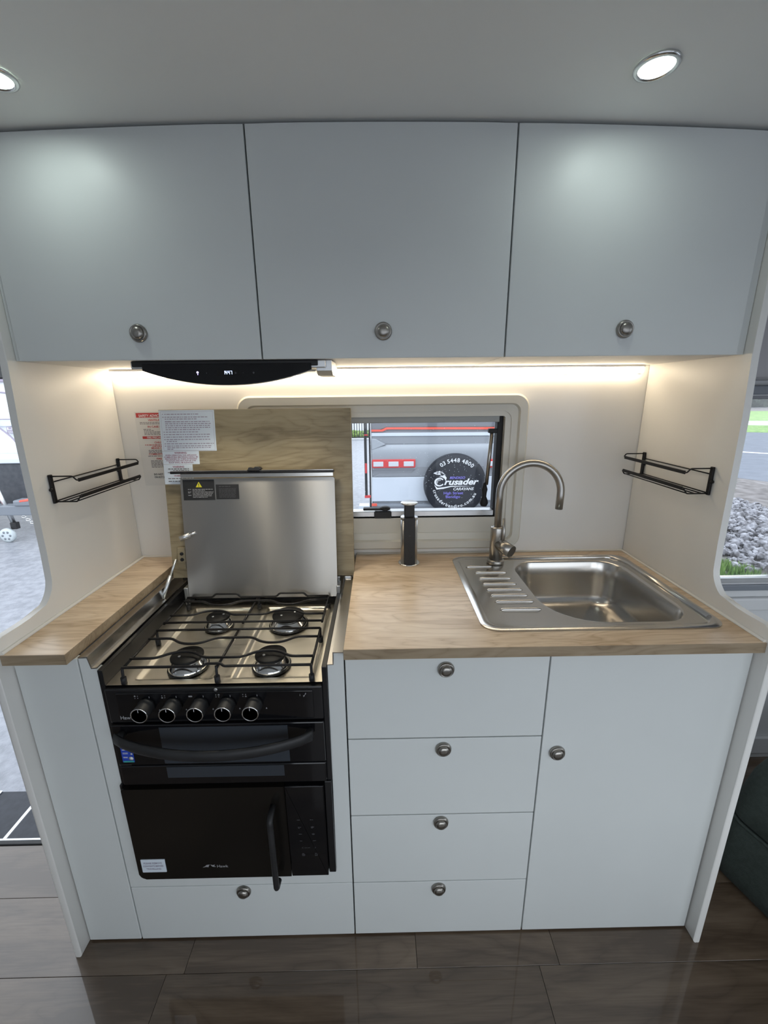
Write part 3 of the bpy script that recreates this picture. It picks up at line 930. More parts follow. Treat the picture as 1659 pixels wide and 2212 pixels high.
# control panel and knobs
bm = bx(-.6125, -.1375, -.013, .012, .7185, .8055, bev=.003)
CP = obj('control_panel', bm, M['black_enamel'], CK)
obj('control_inset', bx(-.588, -.158, -.0155, -.0125, .7255, .7965, bev=.0015), M['black_glass'], CP)
obj('panel_screw', la([(0, 0), (.0042, 0), (.0042, .0012), (.0022, .0016), (0, .0008)], (-.3695, -.013, .8012), '-y', 16), M['alu'], CP)
for k in range(5):
    x, z = -.5225 + .0588*k, .7665
    kb = obj('gas_knob', la([(0, .001), (.0185, .001), (.0185, .006), (.0176, .0075), (.0176, .031), (.0168, .0325), (0, .0325)], (x, -.0155, z), '-y', 36), M['black_matt'], CP)
    obj('knob_rim', la([(.0168, .0322), (.0180, .0325), (.0180, .0338), (.0166, .0345), (.0158, .0338)], (x, -.0155, z), '-y', 36), M['chrome'], kb)
    obj('knob_face', la([(.0162, .0325), (.0162, .0338), (0, .0338)], (x, -.0155, z), '-y', 36), M['dark_metal'], kb)
    bm = bmesh.new(); quad(bm, x-.0006, x+.0006, z+.009, z+.0155, -.0498)
    flatprint('knob_mark', bm, M['ink_white'], kb)
bm = bmesh.new()
text(bm, 'Hawk', -.586, .7305, .0085, -.0159, 'l', .02)
for k in range(5):
    x = -.515 + .0588*k
    quad(bm, x-.0006, x+.0006, .7845, .7890, -.0159)                       # off mark above each knob
    for dx, dz in ((-.023, .770), (.018, .752)):                               # flame marks
        bm.faces.new([bm.verts.new(p) for p in ((x+dx-.0018, -.0159, dz), (x+dx+.0018, -.0159, dz), (x+dx, -.0159, dz+.004))])
flatprint('print', bm, M['ink_lgrey'], CP)
bm = bmesh.new()
for k, (lit) in enumerate((0, 2, None, 1, 3)):
    x = -.5430 + .0588*k
    if lit is None:
        quad(bm, x-.004, x+.004, .7855, .7890, -.0159); continue
    for j, (dx, dz) in enumerate(((-.003, .0030), (.003, .0030), (-.003, -.0020), (.003, -.0020))):
        lathe(bm, [((.0022 if j == lit else .0013), 0), (0, 0.0001)], (x+dx, -.0159, .7868+dz), '-y', 10)
text(bm, 'i', -.186, .7835, .0055, -.0159, 'c', .01)
bm.faces.new([bm.verts.new(p) for p in ((-.1765, -.0159, .7850), (-.1725, -.0159, .7885), (-.1735, -.0159, .7920))])
bm.faces.new([bm.verts.new(p) for p in ((-.1790, -.0159, .7850), (-.1750, -.0159, .7850), (-.1785, -.0159, .7805))])
flatprint('symbols', bm, M['ink_lgrey'], CP)

# oven door with bowed handle, lower glass panel
OD = obj('oven_door', bx(-.6125, -.1375, -.0165, .010, .6035, .7150, bev=.003), M['black_glass'], CK)
obj('door_window', bx(-.5055, -.2190, -.0178, -.0162, .609, .7080, bev=.0004), M['oven_glass'], OD)
hp = [(-.598 + .437*i/20) for i in range(21)]
bow = lambda x: 1 - ((x+.3795)/.2185)**2
bm = bmesh.new()
loops = []
for x in hp:
    y = -.030 - .040*max(bow(x), 0)**.8; z = .6915 - .012*max(bow(x), 0)
    loops.append([(x, y + .0075*math.cos(a), z + .0135*math.sin(a)) for a in [2*PI*k/14 for k in range(14)]])
loft(bm, loops, True, True, True)
HD = obj('handle', bm, M['black_matt'], OD)
for x in (-.590, -.169):
    obj('handle_post', tb([(x, -.016, .6925), (x, -.034, .6915)], .009, n=14), M['black_matt'], HD)
st = obj('energy_sticker', bx(-.6005, -.5735, -.0173, -.0164, .6140, .6565, bev=.0003, seg=1), M['blue'], OD)
bm = bmesh.new()
for a, b, c, d_ in ((-.597, -.583, .6480, .6498), (-.597, -.585, .6405, .6415), (-.597, -.585, .6380, .6390), (-.597, -.587, .6290, .6300), (-.597, -.587, .6265, .6275)): quad(bm, a, b, c, d_, -.0178)
lathe(bm, [(.0032, 0), (0, .0001)], (-.5785, -.0178, .6525), '-y', 14)
lathe(bm, [(.0055, 0), (0, .0001)], (-.5800, -.0178, .6250), '-y', 16)
for z in (.645, .6375): lathe(bm, [(.0026, 0), (0, .0001)], (-.5775, -.0178, z), '-y', 12)
flatprint('print', bm, M['ink_white'], st)
bm = bmesh.new(); quad(bm, -.5985, -.5745, .6145, .6185, -.0178)
flatprint('print', bm, M['teal'], st)
LP = obj('lower_panel', bx(-.6125, -.1375, -.0150, .010, .5445, .6005, bev=.003), M['black_glass'], CK)
obj('door_window', bx(-.5055, -.2350, -.0162, -.0147, .566, .5965, bev=.0004), M['oven_glass'], LP)

# ================================================================== MICROWAVE
MW = thing('microwave', 'black built-in microwave with upright handle below the oven', 'microwave', (-.377, .15, .25))
bm = bx(-.6125, -.1375, .012, .36, .2520, .5370)
obj('body', bm, M['black_matt'], MW)
obj('side_strip', bx(-.1455, -.1285, -.010, .012, .2490, .5400, bev=.002), M['black_enamel'], MW)
obj('side_strip', bx(-.6262, -.6205, -.010, .012, .2560, .5400, bev=.001), M['black_enamel'], MW)
bm = pr(rrect(-.6200, -.2395, .2500, .5350, (.016, .001, .001, .003), 6), -.0180, .011, 'xz', bev=.002)
MD = obj('door', bm, M['mw_glass'], MW)
KP = obj('keypad', pr(rrect(-.2385, -.1465, .2500, .5350, .001, 2), -.0178, .011, 'xz', bev=.002), M['black_glass'], MW)
bm = tb(smooth_path([(-.2690, -.018, .4790), (-.2690, -.040, .4780), (-.2690, -.052, .4700), (-.2690, -.052, .2680), (-.2690, -.050, .2600), (-.2690, -.030, .2560)], .012, 4), .0072, n=12)
obj('handle', bm, M['black_matt'], MD)
lb = obj('travel_label', pr(rrect(-.6085, -.5490, .2755, .3175, .0015, 3), -.0190, -.0178, 'xz'), M['paper'], MD)
bm = bmesh.new()
for k, s in enumerate(('PLEASE REMOVE', 'CONTENTS BEFORE', 'TRAVELLING')): text(bm, s, -.5795, .3035-.0095*k, .0050, -.0196, 'c', .01, w=(.045, .050, .036)[k])
flatprint('print', bm, M['ink_faint'], lb)
bm = bmesh.new()
text(bm, 'Hawk', -.4225, .2865, .0082, -.0186, 'l', .015)
def poly(bm, pts, y):
    bm.faces.new([bm.verts.new((a, y, b)) for a, b in pts])
poly(bm, [(-.4590, .2870), (-.4520, .2915), (-.4480, .2955), (-.4400, .2965), (-.4430, .2925), (-.4440, .2880), (-.4500, .2890)], -.0186)
poly(bm, [(-.4390, .2965), (-.4350, .2900), (-.4300, .2885), (-.4250, .2890), (-.4300, .2915), (-.4270, .2960), (-.4330, .2945)], -.0186)
flatprint('emblem', bm, M['ink_lgrey'], MD)
bm = bmesh.new()
for r in range(6):
    z = .4330 - .0222*r
    for x in (-.2115 + .0012*r, -.1800 + .0012*r):
        if r == 4:
            s = 1 if x < -.19 else -1
            poly(bm, [(x-.002*s, z+.001), (x+.002*s, z+.004), (x+.002*s, z+.0032), (x-.001*s, z+.001), (x+.002*s, z-.0012), (x+.002*s, z-.002)], -.0184)
        else:
            lines(bm, x-.004, x+.004, z, .0016, -.0184, r*7+int(x*1000))
            if r in (1, 5): lines(bm, x-.0035, x+.0035, z-.0035, .0018, -.0184, r)
            if r == 5: lines(bm, x-.003, x+.003, z+.003, .0018, -.0184, r+3)
            if x > -.19 and r in (1, 2): poly(bm, [(x-.003, z-.002), (x+.003, z-.002), (x, z+.004)], -.0184)
lines(bm, -.202, -.186, .3445, .0012, -.0184, 9)
flatprint('symbols', bm, M['ink_dim'], KP)

# ================================================================== RANGE HOOD
RH = thing('range_hood', 'black range hood with curved glass visor under the left overhead cabinets', 'range hood', (-.345, .34, 1.4975))
bm = bx(-.565, -.125, .212, .505, 1.4800, 1.4972, bev=.002)
obj('body', bm, M['alu'], RH)
obj('front_bar', bx(-.560, -.142, .206, .228, 1.4845, 1.4972, bev=.002), M['black_matt'], RH)
obj('end_cap', pr([(.228, 1.4970), (.228, 1.4745), (.246, 1.4640), (.31, 1.4640), (.33, 1.4800), (.33, 1.4970)], -.148, -.112, 'yz', bev=.001), M['alu'], RH)
obj('lamp_lens', bx(-.50, -.40, .245, .285, 1.4735, 1.4765, bev=.001), M['hood_lamp'], RH)
obj('lamp_lens', bx(-.29, -.19, .245, .285, 1.4735, 1.4765, bev=.001), M['hood_lamp'], RH)
for x in (-.45, -.24):
    l = lamp('hood_lamp', 'AREA', (x+.345, -.075, -.026), .16, (1.0, .92, .76), .09, .035, spread=math.radians(95))
    l.parent = RH
obj('filter', bx(-.53, -.16, .300, .49, 1.4765, 1.4800, bev=.001), M['steel'], RH)
arc = []
for i in range(25):
    u = -1 + 2*i/24
    arc.append((-.346 + .190*u, 1.4445 + .0315*abs(u)**2.1))
poly_ = [(-.156, 1.4900), (-.536, 1.4900)] + arc
vis = obj('visor', pr(poly_, .2035, .2120, 'xz', bev=.0008), M['black_glass'], RH)
obj('visor_rim', tb([(a, .2125, b-.0002) for a, b in arc], .0012, n=6), M['nickel'], vis)
obj('display', bx(-.370, -.316, .2028, .2036, 1.4645, 1.4760, bev=.0003), M['mw_glass'], vis)
bm = bmesh.new()
SEG = {'1': 'bc', '4': 'fgbc', '7': 'abc'}
def digit(bm, c, x, z, w, h, y, t=.0007):
    sg = {'a': (x, x+w, z+h-t, z+h), 'g': (x, x+w, z+h/2-t/2, z+h/2+t/2), 'd': (x, x+w, z, z+t), 'f': (x, x+t, z+h/2, z+h), 'b': (x+w-t, x+w, z+h/2, z+h), 'c': (x+w-t, x+w, z, z+h/2), 'e': (x, x+t, z, z+h/2)}
    for s in SEG[c]: quad(bm, *sg[s], y)
for c, x in zip('1447', (-.3545, -.3500, -.3440, -.3385)): digit(bm, c, x, 1.4670, .0038, .0074, .2022, .0009)
quad(bm, -.3452, -.3447, 1.4690, 1.4695, .2022); quad(bm, -.3452, -.3447, 1.4715, 1.4720, .2022)
flatprint('clock_digits', bm, M['blue_led'], vis)
bm = bmesh.new()
lathe(bm, [(.0024, 0), (.0015, .0001), ], (-.4125, .2030, 1.4715), '-y', 14); quad(bm, -.4134, -.4116, 1.4662, 1.4680, .2029)
flatprint('lamp_symbol', bm, M['violet_led'], vis)
bm = bmesh.new()
for x, r in ((-.392, .0012), (-.327, .0022), (-.310, .001), (-.2865, .0024)): lathe(bm, [(r, 0), (r*.55, .0001)], (x, .2026, 1.4700), '-y', 14)
flatprint('symbols', bm, M['ink_dim'], vis)

# LED strip under the overhead cabinets
L = thing('led_strip', 'glowing warm white light bar under the overhead cabinets along the wall', 'light', (0, .52, 1.4975))
obj('channel', bx(-.7985, .7945, .516, .5385, 1.4925, 1.4978, bev=.001), M['alu'], L)
obj('glow_shield', bx(-.7985, .7945, .5380, .5392, 1.4730, 1.4930), M['alu'], L)  # added flange that shields the wall from the bar's glow
obj('diffuser', bx(-.7965, .7925, .5175, .5380, 1.4745, 1.4925, bev=.004), M['led'], L)
# ================================================================== SINK
SK = thing('sink', 'stainless steel sink with ribbed drainer set into the right worktop', 'sink', (.5, .27, ZT))
bm = bmesh.new()
O_ = rrect(SX0, SX1, SY0, SY1, .040, nr)
I_ = lambda d, r: rrect(SX0+d, SX1-d, SY0+d, SY1-d, r, nr)
BR = (.125, .075, .075, .075)
def bowl(d, sc=1.0): return rrect(.406+d, .742-d, .078+d, .452-d, [max(q-d, .02)*sc for q in BR], nr)
loops = [Lz(O_, ZT+.0004), Lz(O_, ZT+.0022), Lz(I_(.004, .037), ZT+.0036), Lz(I_(.016, .03), ZT+.0034), Lz(I_(.021, .028), ZT+.0010),
         Lz(I_(.023, .026), ZT+.0004), Lz(bowl(-.007), ZT+.0004), Lz(bowl(-.002), ZT-.0006), Lz(bowl(.001), ZT-.005), Lz(bowl(.004), ZT-.05),
         Lz(bowl(.010), ZT-.110), Lz(bowl(.016), ZT-.128), Lz(bowl(.028), ZT-.139), Lz(bowl(.050), ZT-.143), Lz(rrect(.55, .60, .24, .29, .024, nr), ZT-.146)]
loft(bm, loops, True, False, True)
obj('basin', bm, M['steel'], SK, smooth=50)
# ridge pressed along the right and back of the rim
obj('rim_ridge', tb(smooth_path([(.772, .085, ZT+.0015), (.772, .43, ZT+.0015), (.745, .478, ZT+.0015), (.36, .478, ZT+.0015)], .03, 5), .0072, n=10), M['steel'], SK)
for (xa, xb, y) in ((.262, .340, .4135), (.2795, .3715, .367), (.2815, .3720, .325), (.2835, .3755, .2865), (.2855, .3800, .2500), (.2875, .3835, .2160), (.2905, .3870, .1810), (.2920, .3910, .1395)):
    bm = bmesh.new()
    pts = [(xa, y, ZT-.001), (xa+.006, y, ZT+.0016), (xb-.006, y, ZT+.0016), (xb, y, ZT-.001)]
    tube(bm, smooth_path(pts, .004, 3), .0040, n=8)
    obj('drain_rib', bm, M['steel'], SK)
obj('drain', la([(0, -.1450), (.030, -.1450), (.032, -.1435), (.027, -.1432), (.024, -.1442), (0, -.1446)], (.575, .265, ZT), 'z', 28), M['chrome'], SK)

# tap
TP = thing('mixer_tap', 'brushed nickel gooseneck mixer tap at the back of the sink', 'tap', (.360, .444, ZT))
tx, ty = .360, .444
obj('base', la([(0, .001), (.0255, .001), (.0265, .003), (.0265, .011), (.0245, .0145), (0, .0145)], (tx, ty, ZT), 'z', 36), M['nickel'], TP)
obj('body', la([(0, .013), (.0205, .013), (.0205, .118), (.0195, .121), (.012, .1225), (0, .1225)], (tx-.0005, ty, ZT), 'z', 36), M['nickel'], TP)
pts = [(tx-.0005, ty, ZT+.12), (tx-.0005, ty, 1.126)]
cxz, R_ = (tx+.0905, 1.128), .091
for i in range(1, 25):
    a = PI - PI*1.02*i/24
    f = i/24
    pts.append((cxz[0] + R_*math.cos(a), ty - .010*f, cxz[1] + R_*math.sin(a)))
pts.append((tx+.1805, ty-.010, 1.078))
obj('spout', tb(pts, .0112, n=20), M['nickel'], TP)
LV = obj('lever_hub', tb([(tx+.004, ty-.006, ZT+.068), (tx+.034, ty-.046, ZT+.054)], .0198, n=28), M['nickel'], TP)
obj('lever', tb([(tx+.012, ty-.016, ZT+.072), (tx+.0145, ty-.020, ZT+.10), (tx+.0125, ty-.018, ZT+.152)], [.0062, .0052, .0042], n=12), M['nickel'], LV)
obj('hub_ring', tb([(tx+.0130, ty-.0150, ZT+.0647), (tx+.0150, ty-.0170, ZT+.0640)], .0192, n=28), M['nickel'], LV)

# pop-up power outlet
PP = thing('pop_up_outlet', 'raised round pop-up power tower, silver with black sockets, on the worktop', 'power outlet', (.0855, .458, ZT))
px_, py_ = .0855, .458
obj('collar', la([(0, .0005), (.0345, .0005), (.0345, .002), (.031, .0042), (.028, .0042), (0, .003)], (px_, py_, ZT), 'z', 40), M['chrome'], PP)
bm = la([(0, .003), (.0262, .003), (.0262, .1460), (0, .1460)], (px_, py_, ZT), 'z', 40)
obj('sleeve', bm, M['alu'], PP)
fp = obj('socket_face', bx(px_-.0175, px_+.0175, py_-.0278, py_-.010, ZT+.004, ZT+.1560, bev=.0015), M['black_matt'], PP)
for z0 in (.022, .056):
    for dx, dz in ((-.004, .010), (.006, .006), (-.004, -.003)):
        obj('socket_slot', bx(px_+dx-.0014, px_+dx+.0014, py_-.0284, py_-.0277, ZT+z0+dz-.001, ZT+z0+dz+.001), M['rubber'], fp)
obj('socket_line', bx(px_-.003, px_+.004, py_-.0283, py_-.0277, ZT+.0985, ZT+.0992), M['ink_dim'], fp)
obj('flange', la([(.0262, .145), (.0270, .1462), (.0270, .1520), (.0255, .1545), (0, .1545)], (px_, py_, ZT), 'z', 40), M['alu'], PP)
obj('neck', bx(px_-.0155, px_+.0155, py_-.0175, py_+.0155, ZT+.1540, ZT+.1950, bev=.003), M['black_matt'], PP)
obj('cap', la([(0, .1940), (.0235, .1940), (.0265, .1960), (.0265, .1985), (.0250, .2000), (0, .2004)], (px_, py_, ZT), 'z', 40), M['alu'], PP)

# ================================================================== WIRE RACKS
def rack(x_wall, s, label):
    """wire spice rack: s = +1 projects towards +x, -1 towards -x"""
    X = lambda d: x_wall + s*d
    t = thing('spice_rack', label, 'rack', (X(.03), .352, 1.17), 'wire racks')
    y0, y1 = .214, .491
    zt, zb = 1.2365, 1.1735
    for y in (y0, y1):
        up = obj('upright', bx(min(X(.001), X(.007)), max(X(.001), X(.007)), y-.005, y+.005, zb-.004, zt+.004, bev=.0015), M['wire'], t)
        obj('screw', la([(0, 0), (.005, 0), (.004, .003), (0, .004)], (X(.004), y-.005, 1.204), '-y', 12), M['wire'], up)
    # upper ring
    obj('rail_arm', tb(smooth_path([(X(.004), y0, zt), (X(.058), y0, zt), (X(.066), y0, zt-.010), (X(.066), y0+.012, zt-.0105)], .004, 3), .0018, n=8), M['wire'], t)
    obj('rail_arm', tb(smooth_path([(X(.004), y1, zt), (X(.060), y1, zt), (X(.066), y1, zt-.008), (X(.066), y1-.012, zt-.0105)], .004, 3), .0018, n=8), M['wire'], t)
    obj('guard_rail', bx(min(X(.0640), X(.0680)), max(X(.0640), X(.0680)), y0+.006, y1-.004, zt-.015, zt-.006, bev=.0015), M['wire'], t)
    obj('back_wire', tb([(X(.004), y0, 1.222), (X(.004), y1, 1.222)], .0016, n=8), M['wire'], t)
    # tray
    obj('tray_arm', tb(smooth_path([(X(.004), y0, zb), (X(.058), y0, zb), (X(.066), y0, zb+.012), (X(.066), y0+.012, zb+.0125)], .004, 3), .0018, n=8), M['wire'], t)
    obj('tray_arm', tb(smooth_path([(X(.004), y1, zb), (X(.058), y1, zb), (X(.066), y1, zb+.012), (X(.066), y1-.012, zb+.0125)], .004, 3), .0018, n=8), M['wire'], t)
    obj('tray_lip', bx(min(X(.0640), X(.0680)), max(X(.0640), X(.0680)), y0+.006, y1-.004, zb+.008, zb+.017, bev=.0015), M['wire'], t)
    for d in (.004, .022, .040, .057):
        obj('tray_wire', tb([(X(d), y0, zb+.001), (X(d), y1, zb+.001)], .0016, n=8), M['wire'], t)
    return t
rack(XL, 1, 'black wire spice rack on the left end panel, above the short worktop')
rack(XR, -1, 'black wire spice rack on the right end panel, above the sink')

# ================================================================== SAFETY NOTICE on the back wall
SN = thing('safety_notice', 'printed safety notice in red and black on the wall, half behind the flap', 'notice', (-.64, YB, 1.26))
yw = YB - .0008
bm = bmesh.new(); quad(bm, -.757, -.54, 1.145, 1.376, YB-.0004)
flatprint('sheet', bm, M['notice'], SN)
bm = bmesh.new(); quad(bm, -.7525, -.55, 1.3585, 1.3725, yw)
quad(bm, -.7425, -.56, 1.2935, 1.3015, yw)
flatprint('heading_bar', bm, M['ink_red'], SN)
bm = bmesh.new(); text(bm, 'SAFETY ADVICE', -.744, 1.3605, .0072, yw-.0005, 'l', .02, w=.066); text(bm, 'FIRE PRECAUTIONS', -.728, 1.2950, .0052, yw-.0005, 'l', .02, w=.068)
flatprint('print', bm, M['ink_white'], SN)
bm = bmesh.new()
for s, x, z, w in (('VENTILATION', -.7180, 1.3480, .058), ('IN CASE OF FIRE', -.7215, 1.3280, .068), ('CHILDREN', -.7080, 1.2795, .040), ('MEANS OF ESCAPE', -.7200, 1.2620, .066), ('COMBUSTIBLE', -.7310, 1.2430, .056), ('FIRE FIGHTING', -.7085, 1.2285, .060)):
    text(bm, s, x, z, .0056, yw, 'l', .02, w=w)
for k, (x0, z) in enumerate(((-.738, 1.2735), (-.716, 1.2690))): lines(bm, x0, -.64, z, .0022, yw, 200+k)
flatprint('print', bm, M['ink_red'], SN)
bm = bmesh.new()
for k, (x0, x1, z) in enumerate(((-.744, -.64, 1.3425), (-.744, -.64, 1.3385), (-.736, -.71, 1.3220), (-.735, -.702, 1.3180), (-.735, -.64, 1.3140), (-.735, -.64, 1.3100), (-.735, -.64, 1.3060),
        (-.730, -.64, 1.2570), (-.730, -.66, 1.2530), (-.730, -.64, 1.2490), (-.734, -.64, 1.2385), (-.728, -.64, 1.2235), (-.728, -.64, 1.2195), (-.728, -.64, 1.2155), (-.728, -.69, 1.2115), (-.728, -.64, 1.2075), (-.728, -.64, 1.2035))):
    lines(bm, x0, x1, z, .0018, yw, 220+k)
flatprint('print', bm, M['ink_grey'], SN)
bm = bmesh.new(); text(bm, 'DO NOT PLACE HOT', -.7245, 1.1785, .0058, yw, 'l', .02, w=.070); text(bm, 'ON KITCHEN BENCH', -.7245, 1.1695, .0058, yw, 'l', .02, w=.070)
flatprint('print', bm, M['ink_black'], SN)

# ================================================================== DOWNLIGHTS
def downlight(x, y, label):
    z = ztop(x) + .0045
    t = thing('downlight', label, 'light', (x, y, z), 'ceiling downlights')
    obj('trim_ring', la([(.0300, 0), (.0345, -.0005), (.0350, -.0025), (.0335, -.0045), (.0290, -.0060), (.0262, -.0035), (.0255, -.001)], (x, y, z-.0005), 'z', 48), M['chrome'], t)
    obj('lens', la([(0, -.0040), (.0250, -.0040), (.0256, -.0015), (.0256, 0)], (x, y, z-.0005), 'z', 40), M['down'], t)
    l = lamp('downlight_lamp', 'AREA', (0, 0, -.012), .085, (.88, 1.0, .95), .05)
    l.parent = t
    return t
downlight(.455, .045, 'round lit ceiling downlight above the sink side')
downlight(-.628, .056, 'round lit ceiling downlight above the stove side, cut by the picture edge')

# ================================================================== LOUNGE END (right)
SF = thing('ottoman', 'dark green fabric ottoman standing cornerwise beside the right end panel', 'ottoman', (1.390, -.030, 0))
def otto(k, z, r=.06):
    c, sn = math.cos(math.radians(17)), math.sin(math.radians(17))
    h = .315*k
    return [(1.390 + a*c - b*sn, -.030 + a*sn + b*c, z) for a, b in rrect(-h, h, -h, h, r, 8)]
bm = bmesh.new()
loft(bm, [otto(.93, .0), otto(.99, .015), otto(1.0, .06), otto(.985, .15), otto(.955, .205), otto(.935, .212)], True, True, True)
obj('base', bm, M['fabric'], SF, smooth=50)
bm = bmesh.new()
loft(bm, [otto(.93, .214), otto(.955, .222), otto(.945, .28), otto(.905, .36), otto(.86, .405), otto(.74, .43)], True, True, True)
obj('seat_cushion', bm, M['fabric'], SF, smooth=50)
obj('piping', tb(otto(.962, .213), .005, n=6, closed=True), M['fabric'], SF)

tag(obj('overhead_locker', bx(.836, 2.40, .28, .553, 1.45, 1.80, bev=.01), M['locker']), 'grey overhead locker beyond the right end panel, above the lounge window', 'cabinet')

# ================================================================== OUTSIDE, through the kitchen window
RC = thing('parked_caravan', 'silver caravan rear with red stripe and tail lights, seen through the kitchen window', 'caravan', (1.0, 5.3, -.6))
Y = 4.2
obj('shell', bx(-.098, 2.25, Y, Y+3.2, .12, 2.2, bev=.02), M['silver_paint'], RC)
obj('dark_band', pr([(-.085, 1.033), (.014, 1.033), (.080, 1.062), (2.23, 1.050), (2.23, 2.1), (-.085, 2.1)], Y-.020, Y, 'xz'), M['grey_paint'], RC)
obj('red_stripe', pr([(-.088, 1.010), (.040, 1.010), (.095, 1.034), (2.23, 1.012), (2.23, 1.040), (.085, 1.058), (.030, 1.033), (-.088, 1.033)], Y-.026, Y-.004, 'xz'), M['coral'], RC)
obj('upper_moulding', pr([(-.088, .955), (2.23, .945), (2.23, .985), (-.088, .995)], Y-.016, Y, 'xz', bev=.004), M['pale_paint'], RC)
obj('recess_panel', pr([(-.088, .928), (-.04, .922), (.055, .866), (2.23, .845), (2.23, .94), (-.088, .950)], Y-.007, Y, 'xz', bev=.002), M['grey_paint'] if 0 else M['silver_paint'], RC)
wp = [(Y, .560), (Y, .858), (Y-.020, .856), (Y-.034, .835), (Y-.042, .805), (Y-.044, .775), (Y-.040, .735), (Y-.032, .690), (Y-.022, .640), (Y-.012, .590), (Y-.008, .560)]
obj('waist_panel', pr([(a, b) for a, b in wp], -.088, 2.23, 'yz'), M['waist_paint'], RC, smooth=60)
obj('waist_corner', pr([(-.088, .800), (.02, .845), (.075, .862), (-.04, .925), (-.088, .930)], Y-.046, Y, 'xz', bev=.004), M['waist_paint'], RC)
obj('skirt_panel', bx(-.092, 2.23, Y-.015, Y, .172, .470, bev=.006), M['pale_paint'], RC)
obj('lower_moulding', pr([(-.070, .474), (-.012, .514), (.382, .510), (.442, .580), (.520, .684), (1.18, .677), (1.300, .508), (1.36, .472)], Y-.012, Y, 'xz', bev=.006), M['silver_paint'], RC)
for x0, xs in ((-.086, None), (1.285, None)):
    zl = .587 if x0 < 0 else .578
    tl = obj('tail_light', bx(x0, x0+.51, Y-.050, Y, zl, zl+.100, bev=.008), M['red'], RC)
    for k in range(3):
        lx = x0 + .014 + .1785*k
        ln = obj('lamp_lens', bx(lx, lx+.118, Y-.056, Y-.045, zl+.018, zl+.076, bev=.004), M['lamp_white'], tl)
bm = bx(-.10, 2.25, Y-.10, Y, -.02, .150, bev=.01)
obj('bumper', bm, M['steel_grey'], RC)
for z in (.03, .07, .11):
    obj('bumper_rib', bx(-.09, 2.24, Y-.108, Y-.098, z, z+.012), M['grey_paint'], RC)
obj('reflector', bx(-.098, -.035, Y-.112, Y-.10, .140, .172, bev=.003), M['coral'], RC)
obj('corner_mould', bx(-.112, -.092, Y-.02, Y+.05, .15, 2.1, bev=.006), M['white_paint'], RC)
wx, wz, wy = .889, .388, 4.2065
SWc = obj('spare_wheel_cover', la([(0, .0), (.355, .0), (.366, .012), (.366, .10), (.352, .125), (.30, .132), (0, .134)], (wx, Y-.02, wz), '-y', 64), M['vinyl'], RC)
yt = Y - .02 - .1365
bm = bmesh.new()
arc_text(bm, '03 5448 4800', .885, .385, .279, math.radians(88), .046, yt, True, .018, span=math.radians(80))
arc_text(bm, 'crusaderbendigo.com.au', .885, .388, .268, math.radians(-95.5), .038, yt, False, .018, span=math.radians(149))
text(bm, 'rusader', .752, .400, .070, yt, 'l', .030, .30, w=.405)
text(bm, 'CARAVANS', .862, .333, .032, yt, 'l', .020, .28, w=.240)
# helmet crest of the badge: plumed head with the big round initial
cx_, cz_ = .695, .432
ring = [(cx_ + .058*math.cos(a), cz_ + .052*math.sin(a)) for a in [PI*.20 + 1.62*PI*k/20 for k in range(21)]]
rin = [(cx_ + .004 + .040*math.cos(a), cz_ + .036*math.sin(a)) for a in [PI*.20 + 1.62*PI*k/20 for k in range(21)]]
for k in range(20): poly(bm, [ring[k], ring[k+1], rin[k+1], rin[k]], yt)
for k in range(7):
    a = PI*.35 + .42*k
    poly(bm, [(cx_+.012*math.cos(a), cz_+.012*math.sin(a)), (cx_+.032*math.cos(a-.12), cz_+.030*math.sin(a-.12)), (cx_+.032*math.cos(a+.12), cz_+.030*math.sin(a+.12))], yt)
for k, (dx, dz, ln_) in enumerate(((-.072, .100, .050), (-.060, .112, .070), (-.040, .116, .085), (-.020, .108, .090), (-.050, .090, .09))):
    poly(bm, [(cx_+dx, cz_+dz), (cx_+dx+ln_*.5, cz_+dz+.016), (cx_+dx+ln_*1.1, cz_+dz-.012-.006*k), (cx_+dx+ln_*.6, cz_+dz-.004)], yt)
poly(bm, [(cx_-.005, cz_+.062), (cx_+.060, cz_+.085), (cx_+.085, cz_+.05), (cx_+.075, cz_+.012), (cx_+.060, cz_+.040), (cx_+.03, cz_+.058)], yt)
poly(bm, [(cx_-.06, cz_-.030), (cx_-.02, cz_-.068), (cx_+.06, cz_-.060), (cx_+.14, cz_-.046), (cx_+.39, cz_-.052), (cx_+.14, cz_-.058), (cx_+.05, cz_-.080), (cx_-.03, cz_-.088)], yt)
flatprint('lettering', bm, M['ink_white'], SWc)
bm = bmesh.new()
text(bm, 'BENDIGO', .815, .468, .028, yt, 'l', .018, .30, w=.180)
text(bm, 'High Street', .865, .284, .032, yt, 'c', .012, 0, w=.230)
text(bm, 'Bendigo', .861, .240, .032, yt, 'c', .012, 0, w=.170)
flatprint('lettering', bm, M['ink_violet'], SWc)

# awning arm standing at the left of the view
AA = thing('awning_post', 'thin black post with red joints beside the parked caravan, through the kitchen window', 'post', (-.11, 3.0, -.6))
obj('post', bx(-.094, -.078, 2.98, 3.0, -.6, 1.5, bev=.003), M['black_matt'], AA)
obj('arm', bx(-.136, -.112, 2.97, 2.99, .53, 1.45, bev=.004), M['black_matt'], AA)
obj('joint', bx(-.132, -.114, 2.962, 2.972, .74, .83, bev=.003), M['red'], AA)
obj('joint', bx(-.134, -.100, 2.962, 2.972, 1.075, 1.085, bev=.003), M['red'], AA)
obj('arm_foot', bx(-.140, -.085, 2.968, 2.992, .51, .535, bev=.004), M['red'], AA)
obj('bracket', bx(-.128, -.076, 2.972, 2.998, 1.44, 1.47, bev=.003), M['black_matt'], AA)
tag(obj('step_plate', bx(-.190, -.096, 2.90, 3.0, -.6, .455, bev=.004), M['pale_paint']), 'pale panel at the foot of the black post, through the kitchen window', 'panel')

